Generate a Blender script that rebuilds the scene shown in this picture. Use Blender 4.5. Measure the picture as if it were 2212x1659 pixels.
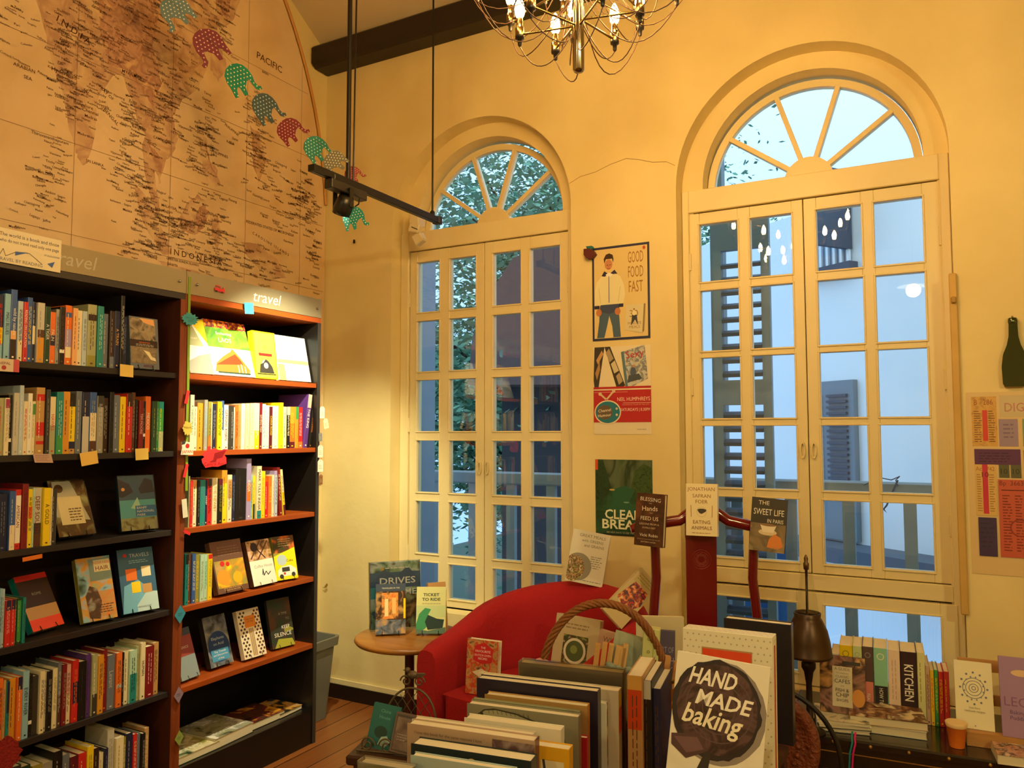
import bpy, math, random
from math import sin, cos, pi, radians as rad, sqrt
from mathutils import Vector, Matrix, geometry
random.seed(7)
S = bpy.context.scene
for o in list(bpy.data.objects): bpy.data.objects.remove(o)
COL = S.collection

# ------------------------------------------------------------------ camera
CAM = Vector((3.179, -3.5006, 1.5)); F_PX = 1684.96
YAW, PITCH, ROLL = rad(-28.5887), rad(3.52845), rad(-0.0876)
_F = Vector((sin(YAW)*cos(PITCH), cos(YAW)*cos(PITCH), sin(PITCH)))
_r = Vector((cos(YAW), -sin(YAW), 0)); _u = _r.cross(_F)
_R = cos(ROLL)*_r + sin(ROLL)*_u; _U = -sin(ROLL)*_r + cos(ROLL)*_u
cam = bpy.data.cameras.new('camera'); co = bpy.data.objects.new('camera', cam); COL.objects.link(co)
cam.sensor_width = 36; cam.lens = 36*F_PX/2212; cam.clip_start = .05
M = Matrix((( _R.x, _U.x, -_F.x, CAM.x), (_R.y, _U.y, -_F.y, CAM.y), (_R.z, _U.z, -_F.z, CAM.z), (0,0,0,1)))
co.matrix_world = M; S.camera = co
def ray(px, py): return _R*((px-1106)/F_PX) - _U*((py-829.5)/F_PX) + _F
def at(px, py, ax, v):                       # point of the photo that lies on the plane axis = v
    d = ray(px, py); return CAM + d*((v-CAM[ax])/d[ax])
def dep(px, py, D): return CAM + ray(px, py)*D

# ------------------------------------------------------------------ world, exposure
S.view_settings.view_transform = 'Standard'; S.view_settings.look = 'None'
S.view_settings.exposure = 0.0; S.view_settings.gamma = 1.0; S.view_settings.use_curve_mapping = False
W = bpy.data.worlds.new('world'); S.world = W; W.use_nodes = True
nt = W.node_tree; nt.nodes.clear()
bg = nt.nodes.new('ShaderNodeBackground'); ow = nt.nodes.new('ShaderNodeOutputWorld')
tc = nt.nodes.new('ShaderNodeTexCoord'); sx = nt.nodes.new('ShaderNodeSeparateXYZ'); cr = nt.nodes.new('ShaderNodeValToRGB')
nt.links.new(tc.outputs['Generated'], sx.inputs[0]); nt.links.new(sx.outputs['Z'], cr.inputs[0])
cr.color_ramp.elements[0].position = .0; cr.color_ramp.elements[0].color = (.22,.42,.72,1)
cr.color_ramp.elements[1].position = .5; cr.color_ramp.elements[1].color = (.42,.72,1.0,1)
nt.links.new(cr.outputs[0], bg.inputs[0]); bg.inputs[1].default_value = 2.3
nt.links.new(bg.outputs[0], ow.inputs[0])

def lamp(name, kind, loc, energy, color, parent=None, aim=None, **kw):
    l = bpy.data.lights.new(name, kind); l.energy = energy; l.color = color
    for k, v in kw.items(): setattr(l, k, v)
    o = bpy.data.objects.new(name, l); COL.objects.link(o); o.location = loc
    if aim is not None: o.rotation_euler = (Vector(aim)-Vector(loc)).to_track_quat('-Z', 'Y').to_euler()
    return o
WARM = (1.0, .60, .20); HALO = (1.0, .91, .55)
# track spot and first pendant are the shop's; wall fill and other pendants added
lamp('track_spot_light', 'SPOT', (1.075, -1.09, 2.385), 132, HALO, aim=(.45, -.72, 1.32), spot_size=rad(80), spot_blend=.65, shadow_soft_size=.018)
lamp('wall_fill_light', 'SPOT', (2.1, -2.3, 2.3), 52, (1.0,.92,.55), aim=(.75, 0.0, .8), spot_size=rad(50), spot_blend=.9, shadow_soft_size=.10)  # added soft fill for the wall left of the window, no fixture here
lamp('pendant_light_one', 'POINT', (3.05, -2.75, 2.55), 36, (1.0,.82,.46), shadow_soft_size=.05)
lamp('fill_light_two', 'POINT', (4.9, -3.2, 2.55), 78, (1.0,.84,.36), shadow_soft_size=.05)  # added room fill towards the right wall
lamp('fill_light_three', 'POINT', (1.9, -5.2, 2.55), 44, (1.0,.80,.40), shadow_soft_size=.05)  # unseen fill lamp added behind the camera

# ------------------------------------------------------------------ materials
def lin(c):
    if isinstance(c, str):
        c = c.lstrip('#'); c = [int(c[i:i+2], 16)/255 for i in (0,2,4)]
    return tuple(x/12.92 if x <= .04045 else ((x+.055)/1.055)**2.4 for x in c[:3]) + (1,)
PAL = dict(navy='20264a', blue='3b5fa8', skyblue='8fc0dc', paleblue='b9ccda', slate='6b7688', teal='1f8a8a', mint='b4dccb', green='3d9a50',
 darkgreen='26452e', sage='a9ad84', olive='97933f', yellow='f2d51c', mustard='d9982e', orange='e8742a', tan='c49a62', peach='efb578',
 cream='e9dfbb', white='f2efe4', grey='9a9a92', lightgrey='c6c5bb', charcoal='3a3936', black='1b1918', brown='5b3a28', darkbrown='38241c',
 red='cc2a26', darkred='7e1c20', maroon='5e1a26', pink='e6b9b0', purple='5b3688', lavender='a79ad0', gold='d8a43a', magenta='a3355e')
def hx(c): return PAL.get(c, c)
_mc = {}
def mat(c, rough=.55, metal=0, bump=0, bscale=60, var=0, vscale=8, spec=.5, emit=0, coat=0):
    key = (c, rough, metal, bump, bscale, var, vscale, spec, emit, coat)
    if key in _mc: return _mc[key]
    m = bpy.data.materials.new('mat_'+str(hx(c)) if isinstance(c, str) else 'mat'); m.use_nodes = True
    n = m.node_tree; b = n.nodes['Principled BSDF']; L = lin(hx(c)) if isinstance(c, str) else tuple(c)+(1,)
    b.inputs['Base Color'].default_value = L; b.inputs['Roughness'].default_value = rough
    b.inputs['Metallic'].default_value = metal; b.inputs['Specular IOR Level'].default_value = spec
    if coat: b.inputs['Coat Weight'].default_value = coat; b.inputs['Coat Roughness'].default_value = .1
    if emit:
        b.inputs['Emission Color'].default_value = L; b.inputs['Emission Strength'].default_value = emit
    if bump or var:
        t = n.nodes.new('ShaderNodeTexCoord')
    if var:
        nz = n.nodes.new('ShaderNodeTexNoise'); nz.inputs['Scale'].default_value = vscale; nz.inputs['Detail'].default_value = 5
        mx = n.nodes.new('ShaderNodeMix'); mx.data_type = 'RGBA'
        mx.inputs[6].default_value = tuple(x*(1-var) for x in L[:3])+(1,); mx.inputs[7].default_value = tuple(min(1,x*(1+var)) for x in L[:3])+(1,)
        n.links.new(t.outputs['Object'], nz.inputs['Vector']); n.links.new(nz.outputs[0], mx.inputs[0]); n.links.new(mx.outputs[2], b.inputs['Base Color'])
    if bump:
        nb = n.nodes.new('ShaderNodeTexNoise'); nb.inputs['Scale'].default_value = bscale; nb.inputs['Detail'].default_value = 4
        bp = n.nodes.new('ShaderNodeBump'); bp.inputs['Strength'].default_value = bump; bp.inputs['Distance'].default_value = .01
        n.links.new(t.outputs['Object'], nb.inputs['Vector']); n.links.new(nb.outputs[0], bp.inputs['Height']); n.links.new(bp.outputs[0], b.inputs['Normal'])
    _mc[key] = m; return m
def pic(cols, scale=30, detail=3, rough=.35, stretch=(1,1,1), dist=.6):       # a printed picture: blotches of several colours
    key = ('pic', tuple(cols), scale, detail, rough, stretch)
    if key in _mc: return _mc[key]
    m = bpy.data.materials.new('print'); m.use_nodes = True; n = m.node_tree; b = n.nodes['Principled BSDF']
    t = n.nodes.new('ShaderNodeTexCoord'); mp = n.nodes.new('ShaderNodeMapping'); mp.inputs['Scale'].default_value = stretch
    nz = n.nodes.new('ShaderNodeTexNoise'); nz.inputs['Scale'].default_value = scale; nz.inputs['Detail'].default_value = detail; nz.inputs['Distortion'].default_value = dist
    r = n.nodes.new('ShaderNodeValToRGB'); e = r.color_ramp.elements
    k = len(cols)
    for i, c in enumerate(cols):
        p = .33+.34*i/max(1,k-1)
        el = e[i] if i < 2 else e.new(p)
        el.position = p; el.color = lin(hx(c))
    n.links.new(t.outputs['Object'], mp.inputs[0]); n.links.new(mp.outputs[0], nz.inputs['Vector']); n.links.new(nz.outputs[0], r.inputs[0]); n.links.new(r.outputs[0], b.inputs['Base Color'])
    b.inputs['Roughness'].default_value = rough
    _mc[key] = m; return m
def glassmat(name='glass', ior=1.5, tint=(1,1,1), rough=0.0, flat=0):
    m = bpy.data.materials.new(name); m.use_nodes = True; n = m.node_tree; n.nodes.clear()
    o = n.nodes.new('ShaderNodeOutputMaterial'); mx = n.nodes.new('ShaderNodeMixShader'); tr = n.nodes.new('ShaderNodeBsdfTransparent'); gl = n.nodes.new('ShaderNodeBsdfGlossy'); fr = n.nodes.new('ShaderNodeFresnel')
    fr.inputs[0].default_value = ior; tr.inputs[0].default_value = tuple(tint)+(1,); gl.inputs['Roughness'].default_value = rough
    mx.inputs[0].default_value = flat
    if not flat: n.links.new(fr.outputs[0], mx.inputs[0])
    n.links.new(tr.outputs[0], mx.inputs[1]); n.links.new(gl.outputs[0], mx.inputs[2]); n.links.new(mx.outputs[0], o.inputs[0])
    return m
GLASS = glassmat('window_glass', 1.5); PLASTIC = glassmat('plastic_wrap', 1.6, (.93,.93,.92), .12); CLEAR = glassmat('lamp_glass', 1.5, (.97,.97,.95), 0, .10)

def M_wall():
    m = bpy.data.materials.new('cream_plaster'); m.use_nodes = True; n = m.node_tree; b = n.nodes['Principled BSDF']
    t = n.nodes.new('ShaderNodeTexCoord')
    a = n.nodes.new('ShaderNodeTexNoise'); a.inputs['Scale'].default_value = 2.2; a.inputs['Detail'].default_value = 6
    r = n.nodes.new('ShaderNodeValToRGB'); r.color_ramp.elements[0].position = .35; r.color_ramp.elements[0].color = (.74,.61,.29,1)
    r.color_ramp.elements[1].position = .62; r.color_ramp.elements[1].color = (.82,.69,.34,1)
    nb = n.nodes.new('ShaderNodeTexNoise'); nb.inputs['Scale'].default_value = 14; nb.inputs['Detail'].default_value = 8
    bp = n.nodes.new('ShaderNodeBump'); bp.inputs['Strength'].default_value = .12; bp.inputs['Distance'].default_value = .02
    n.links.new(t.outputs['Object'], a.inputs['Vector']); n.links.new(t.outputs['Object'], nb.inputs['Vector']); n.links.new(a.outputs[0], r.inputs[0])
    n.links.new(r.outputs[0], b.inputs['Base Color']); n.links.new(nb.outputs[0], bp.inputs['Height']); n.links.new(bp.outputs[0], b.inputs['Normal'])
    b.inputs['Roughness'].default_value = .75; return m
def M_planks():
    m = bpy.data.materials.new('floor_boards'); m.use_nodes = True; n = m.node_tree; b = n.nodes['Principled BSDF']
    t = n.nodes.new('ShaderNodeTexCoord'); mp = n.nodes.new('ShaderNodeMapping'); mp.inputs['Rotation'].default_value = (0,0,pi/2)
    br = n.nodes.new('ShaderNodeTexBrick'); br.inputs['Scale'].default_value = 1; br.inputs['Brick Width'].default_value = 2.4; br.inputs['Row Height'].default_value = .13
    br.inputs['Mortar Size'].default_value = .003; br.inputs['Color1'].default_value = (.36,.12,.03,1); br.inputs['Color2'].default_value = (.28,.09,.022,1); br.inputs['Mortar'].default_value = (.03,.012,.006,1)
    nz = n.nodes.new('ShaderNodeTexNoise'); nz.inputs['Scale'].default_value = 6; nz.inputs['Detail'].default_value = 8
    m2 = n.nodes.new('ShaderNodeMapping'); m2.inputs['Scale'].default_value = (12,.8,1)
    mx = n.nodes.new('ShaderNodeMix'); mx.data_type = 'RGBA'; mx.blend_type = 'MULTIPLY'; mx.inputs[0].default_value = .5
    n.links.new(t.outputs['Object'], mp.inputs[0]); n.links.new(mp.outputs[0], br.inputs['Vector']); n.links.new(t.outputs['Object'], m2.inputs[0]); n.links.new(m2.outputs[0], nz.inputs['Vector'])
    n.links.new(br.outputs[0], mx.inputs[6]); n.links.new(nz.outputs[0], mx.inputs[7]); n.links.new(mx.outputs[2], b.inputs['Base Color'])
    b.inputs['Roughness'].default_value = .32; return m
def woodmat(c1, c2, axis=1, sc=10, rough=.4):
    key = ('wood', c1, c2, axis, sc, rough)
    if key in _mc: return _mc[key]
    m = bpy.data.materials.new('wood'); m.use_nodes = True; n = m.node_tree; b = n.nodes['Principled BSDF']
    t = n.nodes.new('ShaderNodeTexCoord'); mp = n.nodes.new('ShaderNodeMapping'); s = [sc*3]*3; s[axis] = sc*.25; mp.inputs['Scale'].default_value = s
    nz = n.nodes.new('ShaderNodeTexNoise'); nz.inputs['Scale'].default_value = 1; nz.inputs['Detail'].default_value = 6; nz.inputs['Distortion'].default_value = .8
    r = n.nodes.new('ShaderNodeValToRGB'); r.color_ramp.elements[0].position = .3; r.color_ramp.elements[1].position = .7
    r.color_ramp.elements[0].color = lin(c1); r.color_ramp.elements[1].color = lin(c2)
    n.links.new(t.outputs['Object'], mp.inputs[0]); n.links.new(mp.outputs[0], nz.inputs['Vector']); n.links.new(nz.outputs[0], r.inputs[0]); n.links.new(r.outputs[0], b.inputs['Base Color'])
    b.inputs['Roughness'].default_value = rough; _mc[key] = m; return m
WALL = M_wall(); PAINT = mat((.78,.67,.37), .42, bump=.05, bscale=20, var=.04)
PAGES = mat('e8dfc4', .8, bump=.1, bscale=300); IRON = mat('1a1715', .5, .3); BRASS = mat('8f7a52', .22, 1)
BLACKM = mat('141210', .35); CHROME = mat('b8b8b8', .2, 1)

# ------------------------------------------------------------------ geometry helpers
_tc = {}
def textgeo(s, bold=0):
    if (s,bold) in _tc: return _tc[(s,bold)]
    c = bpy.data.curves.new('t', 'FONT'); c.body = s; c.resolution_u = 2; c.align_x = 'CENTER'; c.size = 1; c.offset = bold
    o = bpy.data.objects.new('t', c); COL.objects.link(o)
    dg = bpy.context.evaluated_depsgraph_get(); me = o.evaluated_get(dg).to_mesh()
    v = [(p.co.x, p.co.y) for p in me.vertices]; f = [tuple(p.vertices) for p in me.polygons]
    o.evaluated_get(dg).to_mesh_clear(); bpy.data.objects.remove(o); bpy.data.curves.remove(c)
    if v:
        x0 = min(p[0] for p in v); x1 = max(p[0] for p in v); y0 = min(p[1] for p in v); y1 = max(p[1] for p in v)
        cx = (x0+x1)/2; v = [(x-cx, y-y0) for x, y in v]; r = (v, f, x1-x0, y1-y0)
    else: r = ([], [], 1, 1)
    _tc[(s,bold)] = r; return r
class MB:
    def __init__(s): s.v = []; s.f = []; s.mi = []; s.m = []; s.sm = []
    def _m(s, m):
        if isinstance(m, str): m = mat(m)
        if m not in s.m: s.m.append(m)
        return s.m.index(m)
    def add(s, V, Fs, m, smooth=False, T=None):
        k = len(s.v); i = s._m(m)
        s.v += [tuple(T @ Vector(p)) if T is not None else tuple(p) for p in V]
        for f in Fs: s.f.append(tuple(k+a for a in f)); s.mi.append(i); s.sm.append(smooth)
        return s
    def box(s, x0, x1, y0, y1, z0, z1, m, T=None):
        V = [(x,y,z) for z in (z0,z1) for y in (y0,y1) for x in (x0,x1)]
        return s.add(V, [(0,2,3,1),(4,5,7,6),(0,1,5,4),(2,6,7,3),(0,4,6,2),(1,3,7,5)], m, T=T)
    def prism(s, poly, d0, d1, m, fn=None, T=None, smooth=False):      # poly in (a,b), extruded d0..d1; fn maps (a,b,d) to xyz
        fn = fn or (lambda a,b,d: (a,b,d)); n = len(poly)
        ar = sum(poly[i][0]*poly[(i+1)%n][1]-poly[(i+1)%n][0]*poly[i][1] for i in range(n))
        if ar < 0: poly = poly[::-1]
        V = [fn(a,b,d0) for a,b in poly] + [fn(a,b,d1) for a,b in poly]
        s.add(V, [tuple(range(n-1,-1,-1)), tuple(range(n,2*n))], m, T=T)
        return s.add(V, [(i,(i+1)%n,n+(i+1)%n,n+i) for i in range(n)], m, smooth, T=T)
    def tube(s, pts, r, m, seg=8, closed=False, T=None):
        pts = [Vector(p) for p in pts]; n = len(pts); V = []; rr = r if isinstance(r, (list,tuple)) else [r]*n
        up = None
        for i, p in enumerate(pts):
            a = pts[(i-1) % n] if (i or closed) else p; b = pts[(i+1) % n] if (i < n-1 or closed) else p
            d = (b-a).normalized()
            if up is None: up = Vector((0,0,1)) if abs(d.z) < .9 else Vector((1,0,0))
            x = up.cross(d).normalized(); y = d.cross(x); up = y
            V += [p + x*(rr[i]*cos(2*pi*k/seg)) + y*(rr[i]*sin(2*pi*k/seg)) for k in range(seg)]
        Fs = [(i*seg+k, i*seg+(k+1)%seg, ((i+1)%n)*seg+(k+1)%seg, ((i+1)%n)*seg+k) for i in range(n if closed else n-1) for k in range(seg)]
        s.add(V, Fs, m, True, T=T)
        if not closed: s.add(V[:seg], [tuple(range(seg-1,-1,-1))], m, T=T); s.add(V[-seg:], [tuple(range(seg))], m, T=T)
        return s
    def lathe(s, prof, m, seg=24, c=(0,0,0), T=None):
        V = [(c[0]+r*cos(2*pi*k/seg), c[1]+r*sin(2*pi*k/seg), c[2]+z) for r, z in prof for k in range(seg)]; n = len(prof)
        s.add(V, [(i*seg+k, i*seg+(k+1)%seg, (i+1)*seg+(k+1)%seg, (i+1)*seg+k) for i in range(n-1) for k in range(seg)], m, True, T=T)
        s.add(V[:seg], [tuple(range(seg-1,-1,-1))], m, T=T); return s.add(V[-seg:], [tuple(range(seg))], m, T=T)
    def ball(s, c, r, m, seg=10, T=None, sq=(1,1,1)):
        n = max(4, seg//2); V = []; Fs = []
        for i in range(n+1):
            th = pi*i/n
            V += [(c[0]+sq[0]*r*sin(th)*cos(2*pi*k/seg), c[1]+sq[1]*r*sin(th)*sin(2*pi*k/seg), c[2]+sq[2]*r*cos(th)) for k in range(seg)]
        Fs = [(i*seg+k, (i+1)*seg+k, (i+1)*seg+(k+1)%seg, i*seg+(k+1)%seg) for i in range(n) for k in range(seg)]
        return s.add(V, Fs, m, True, T=T)
    def text(s, t, fn, cx, y, h, m, wmax=None, w=None, al='c', rot=0, d=0, bold=0, shear=0):   # fn(a,b,d)
        v, f, tw, th = textgeo(t, bold)
        if not v: return s
        k = h/.73; kx = k
        if w: kx = w/tw
        elif wmax and tw*k > wmax: kx = wmax/tw
        ox = {'c':0, 'l':tw*kx/2, 'r':-tw*kx/2}[al]; c_, s_ = cos(rot), sin(rot)
        V = []
        for a, b in v:
            b = b*k; a = a*kx+ox+shear*b; V.append(fn(cx + a*c_-b*s_, y + a*s_+b*c_, d))
        return s.add(V, f, m)
    def build(s, name, parent=None, bevel=0, seg=1, loc=None, sub=0):
        me = bpy.data.meshes.new(name); me.from_pydata(s.v, [], s.f)
        for m in s.m: me.materials.append(m)
        me.polygons.foreach_set('material_index', s.mi); me.polygons.foreach_set('use_smooth', s.sm); me.update()
        o = bpy.data.objects.new(name, me); COL.objects.link(o)
        if parent: o.parent = parent
        if loc is not None: o.location = loc
        if bevel:
            b = o.modifiers.new('bevel', 'BEVEL'); b.width = bevel; b.segments = seg; b.limit_method = 'ANGLE'; b.angle_limit = rad(40)
        if sub: q = o.modifiers.new('sub', 'SUBSURF'); q.levels = sub; q.render_levels = sub
        return o
def tag(o, label=None, cat=None, group=None, kind=None):
    if label: o['label'] = label
    if cat: o['category'] = cat
    if group: o['group'] = group
    if kind: o['kind'] = kind
    return o
def thing(name, label, cat, loc=(0,0,0), rot=(0,0,0), group=None):
    o = bpy.data.objects.new(name, None); o.empty_display_size = .05; COL.objects.link(o); o.location = loc
    o.rotation_euler = rot if isinstance(rot, (tuple, list)) else (0,0,rot)
    return tag(o, label, cat, group)
def struct(o, label=None): o['kind'] = 'structure'; return o
def circ(cx, cy, r, a0=0, a1=360, n=24, ry=None):
    return [(cx+r*cos(rad(a0+(a1-a0)*i/n)), cy+(ry or r)*sin(rad(a0+(a1-a0)*i/n))) for i in range(n+(0 if a1-a0 == 360 else 1))]
def C_(c, rough=.45): return c if not isinstance(c, (str,)) else mat(c, rough)
def art(mb, items, w, h, fn, d0=.0003):       # flat printing on a cover; fn(a,b,d): a in 0..w, b in 0..h
    k = 0
    for it in items:
        d = d0 + k*.00013; k += 1; t = it[0]
        if t == 'r':
            _, u0, v0, u1, v1, c = it; mb.add([fn(u0*w,v0*h,d), fn(u1*w,v0*h,d), fn(u1*w,v1*h,d), fn(u0*w,v1*h,d)], [(0,1,2,3)], C_(c))
        elif t == 'p':
            P = [(u*w, v*h) for u, v in it[1]]
            tri = geometry.tessellate_polygon([[Vector((a,b,0)) for a,b in P]])
            mb.add([fn(a,b,d) for a,b in P], [tuple(x) for x in tri], C_(it[2]))
        elif t == 'c':
            _, u, v, r, c = it[:5]; ry = it[5] if len(it) > 5 else r
            P = [(min(max(a,.001),w-.001), min(max(b,.001),h-.001)) for a, b in circ(u*w, v*h, r*w, n=28, ry=ry*w)]; mb.add([fn(a,b,d) for a,b in P], [tuple(range(28))], C_(c))
        elif t == 'ring':
            _, u, v, r, th, c = it; n = 32
            V = [fn(u*w+q*w*cos(2*pi*i/n), v*h+q*w*sin(2*pi*i/n), d) for q in (r, r-th) for i in range(n)]
            mb.add(V, [(i, (i+1)%n, n+(i+1)%n, n+i) for i in range(n)], C_(c))
        elif t == 't':
            _, s, u, v, hh, c = it[:6]; al = it[6] if len(it) > 6 else 'c'; rot = it[7] if len(it) > 7 else 0; wm = it[8] if len(it) > 8 else .92
            mb.text(s, fn, u*w, v*h, hh*h, C_(c), wmax=wm*w if not rot or abs(rot) < .6 else wm*h, al=al, rot=rot, d=d)
        elif t == 'T':                         # text of a set width: (s,u,v,h,w,col,bold,shear,rot)
            _, s, u, v, hh, ww, c = it[:7]; bo, shr, rot = (list(it[7:])+[0,0,0])[:3]
            mb.text(s, fn, u*w, v*h, hh*h, C_(c), w=ww*w, rot=rot, d=d, bold=bo, shear=shr)
        elif t == 'l':
            P = [Vector((u*w, v*h)) for u, v in it[1]]; th = it[2]*w/2
            for a, b in zip(P[:-1], P[1:]):
                e = (b-a); 
                if e.length < 1e-6: continue
                e = e.normalized(); q = Vector((-e.y, e.x))*th; a2 = a-e*th*.5; b2 = b+e*th*.5
                mb.add([fn(*(a2-q),d), fn(*(b2-q),d), fn(*(b2+q),d), fn(*(a2+q),d)], [(0,1,2,3)], C_(it[3]))
        elif t == 'dots':                      # grid of small diamonds
            _, u0, v0, u1, v1, nu, nv, r, c = it
            for i in range(nu):
                for j in range(nv):
                    a = (u0+(u1-u0)*(i+.5*(j%2)+.25)/nu)*w; b = (v0+(v1-v0)*(j+.5)/nv)*h; q = r*w
                    mb.add([fn(a-q,b,d), fn(a,b-q,d), fn(a+q,b,d), fn(a,b+q,d)], [(0,1,2,3)], C_(c))
        elif t == 'lines':                     # rows of tiny print
            _, u0, v0, u1, v1, n, c = it; rr = random.Random(int(u0*97+v0*31+n))
            for i in range(n):
                vv = v1-(v1-v0)*(i+.5)/n; e = u1-(u1-u0)*rr.uniform(0,.25); hh = (v1-v0)/n*.18
                x = u0
                while x < e-.01:
                    q = min(e, x+rr.uniform(.04,.12)); mb.add([fn(x*w,(vv-hh)*h,d), fn(q*w,(vv-hh)*h,d), fn(q*w,(vv+hh)*h,d), fn(x*w,(vv+hh)*h,d)], [(0,1,2,3)], C_(c)); x = q+.02
def ucover(t, d, c=.0018, r=.003, spine='-y'):
    # U-shaped section in (thickness, depth) with a lightly rounded spine at depth 0
    r = min(r, t*.4)
    o = [(0,d),(0,r),(r*.3,r*.3),(r,0),(t-r,0),(t-r*.3,r*.3),(t,r),(t,d)]
    i = [(t-c,d),(t-c,c*1.5),(c,c*1.5),(c,d)]
    return o+i

ORD = 'first second third fourth fifth sixth seventh eighth ninth tenth eleventh twelfth thirteenth fourteenth fifteenth sixteenth seventeenth eighteenth nineteenth twentieth twenty-first twenty-second twenty-third twenty-fourth twenty-fifth twenty-sixth twenty-seventh twenty-eighth twenty-ninth thirtieth thirty-first thirty-second thirty-third thirty-fourth thirty-fifth'.split()
CN = dict(navy='navy', skyblue='light blue', paleblue='pale blue', slate='slate grey', lightgrey='light grey', charcoal='charcoal', darkbrown='dark brown', darkred='dark red', darkgreen='dark green', mustard='mustard', peach='peach', sage='sage green')
def spine_book(loc, rz, t, d, h, col, bands, txt, tcol, label, group, lean=0, pages=PAGES, gloss=.4):
    b = thing('book', label, 'book', loc, (0, lean, rz), group)
    mb = MB(); cov = mat(col, gloss); U = ucover(t, d); n = len(U)
    V = [(a,q,z) for z in (0,h) for a,q in U]
    mb.add(V, [(i,(i+1)%n,n+(i+1)%n,n+i) for i in range(n)], cov)
    for z0, fl in ((0,True),(h,False)):
        P = [(0,.003),(.0018,.003),(.0018,d),(0,d)]; 
        k = 0 if fl else n
        f = [(k+0,k+1,k+10,k+11)[::1], (k+1,k+2,k+3,k+4,k+5,k+6,k+9,k+10), (k+6,k+7,k+8,k+9)]
        mb.add(V, [q if not fl else q[::-1] for q in f], cov)
    fn = lambda a,q,e: (a, -e, q)
    r = min(.003, t*.4); u0 = r/t*.6; items = [('r', u0, lo, 1-u0, hi, c) for lo, hi, c in bands]
    if txt and group == 'cookbooks standing on the lacquer chest' and bands:
        art(mb, items+[('c',.5,.88,.26,tcol),('c',.5,.88,.2,col)], t, h, fn); mb.text(txt, lambda a,q,e: (a,-.0008,q), t*.35, h*.25, t*.3, mat('white'), wmax=h*.36, rot=-pi/2)
    elif txt:
        L = len(txt); hh = min(t*.55, h*.82/max(3,L)*1.25)
        art(mb, items, t, h, fn)
        ck = group == 'cookbooks standing on the lacquer chest'; mb.text(txt, lambda a,q,e: (a,-.0008,q), t*.5-hh*.5, h*(.56 if ck else .55), hh, mat(tcol), wmax=h*(.52 if ck else .8), rot=-pi/2, bold=.015 if ck else 0)
    else:
        art(mb, items + [('lines_', 0)] if False else items, t, h, fn)
        rr = random.Random(int(h*1e4+t*1e5)); tc = mat(tcol)
        for side in (.36,.62):
            q = .86
            while q > .3:
                e = q-rr.uniform(.03,.1); o_ = min(.05*t,.0012); mb.add([fn(side*t-o_,e*h,.0008), fn(side*t+o_,e*h,.0008), fn(side*t+o_,q*h,.0008), fn(side*t-o_,q*h,.0008)], [(0,1,2,3)], tc); q = e-rr.uniform(.012,.03)
            if rr.random() < .5: break
    mb.add([fn(t*.36,h*.04,.0008), fn(t*.64,h*.04,.0008), fn(t*.64,h*.065,.0008), fn(t*.36,h*.065,.0008)], [(0,1,2,3)], mat(tcol))
    mb.build('cover', b)
    p = MB(); p.box(.0019, t-.0019, .003, d-.004, .003, h-.003, pages); p.build('pages', b)
    return b
def face_book(loc, rz, tilt, w, h, t, items, label, base='white', spinec=None, roll=0, gloss=.3, group=None, name='book', stand=False, wrap=False, pages=PAGES, spine_items=(), spine_side='l'):
    # stands or leans with its front cover towards local -Y; origin = middle of the lower front edge
    b = thing(name, label, 'book', loc, (-tilt, roll, rz), group)
    mb = MB(); cov = mat(base, gloss) if isinstance(base, str) else base; sp = mat(spinec, gloss) if isinstance(spinec, str) else (spinec or cov)
    sgn = 1 if spine_side == 'l' else -1
    X = lambda a: sgn*(a-w/2)
    c = .0022
    bx = lambda a0,a1,y0,y1,z0,z1,m: mb.box(min(X(a0),X(a1)), max(X(a0),X(a1)), y0, y1, z0, z1, m)
    bx(0, w, 0, c, 0, h, cov); bx(0, w, t-c, t, 0, h, cov); bx(0, c, c, t-c, 0, h, sp)
    art(mb, items, w, h, lambda a,q,e: (a-w/2, -e, q))
    if spine_items: art(mb, spine_items, t, h, lambda a,q,e: (X(0)-sgn*e, (t-a) if sgn > 0 else a, q))
    mb.build('cover', b, bevel=.0008)
    p = MB(); p.box(min(X(c),X(w-.003)), max(X(c),X(w-.003)), c*1.02, t-c*1.02, .003, h-.003, pages); p.build('pages', b)
    if wrap:
        q = MB(); e = .0025; q.box(-w/2-e, w/2+e, -e, t+e, -.001, h+e, PLASTIC); q.build('plastic_wrap', b)
    return b
def easel(loc, rz, tilt, w, h, label, group):
    # bent-wire display stand: two front hooks, sloping back, rear strut
    e = thing('wire_book_stand', label, 'book stand', loc, rz, group)
    mb = MB(); r = .0016; a = w/2; s, c = sin(tilt), cos(tilt); dy = .004
    f = lambda x,y,z: (x, y*c+z*s, -y*s+z*c + .004)
    mb.tube([f(-a,-.032,.016), f(-a,-.036,-.000), f(-a,dy+.006,-.000), f(-a,dy+.006,h), f(a,dy+.006,h), f(a,dy+.006,-.000), f(a,-.036,-.000), f(a,-.032,.016)], r, IRON, 6)
    mb.build('front_loop', e)
    q = MB(); top = f(-a,dy+.006,h*.8); tp2 = f(a,dy+.006,h*.8)
    q.tube([top, (-a, top[1]+h*.30, .003), (a, top[1]+h*.30, .003), tp2], r, IRON, 6); q.build('rear_strut', e)
    return e

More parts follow.
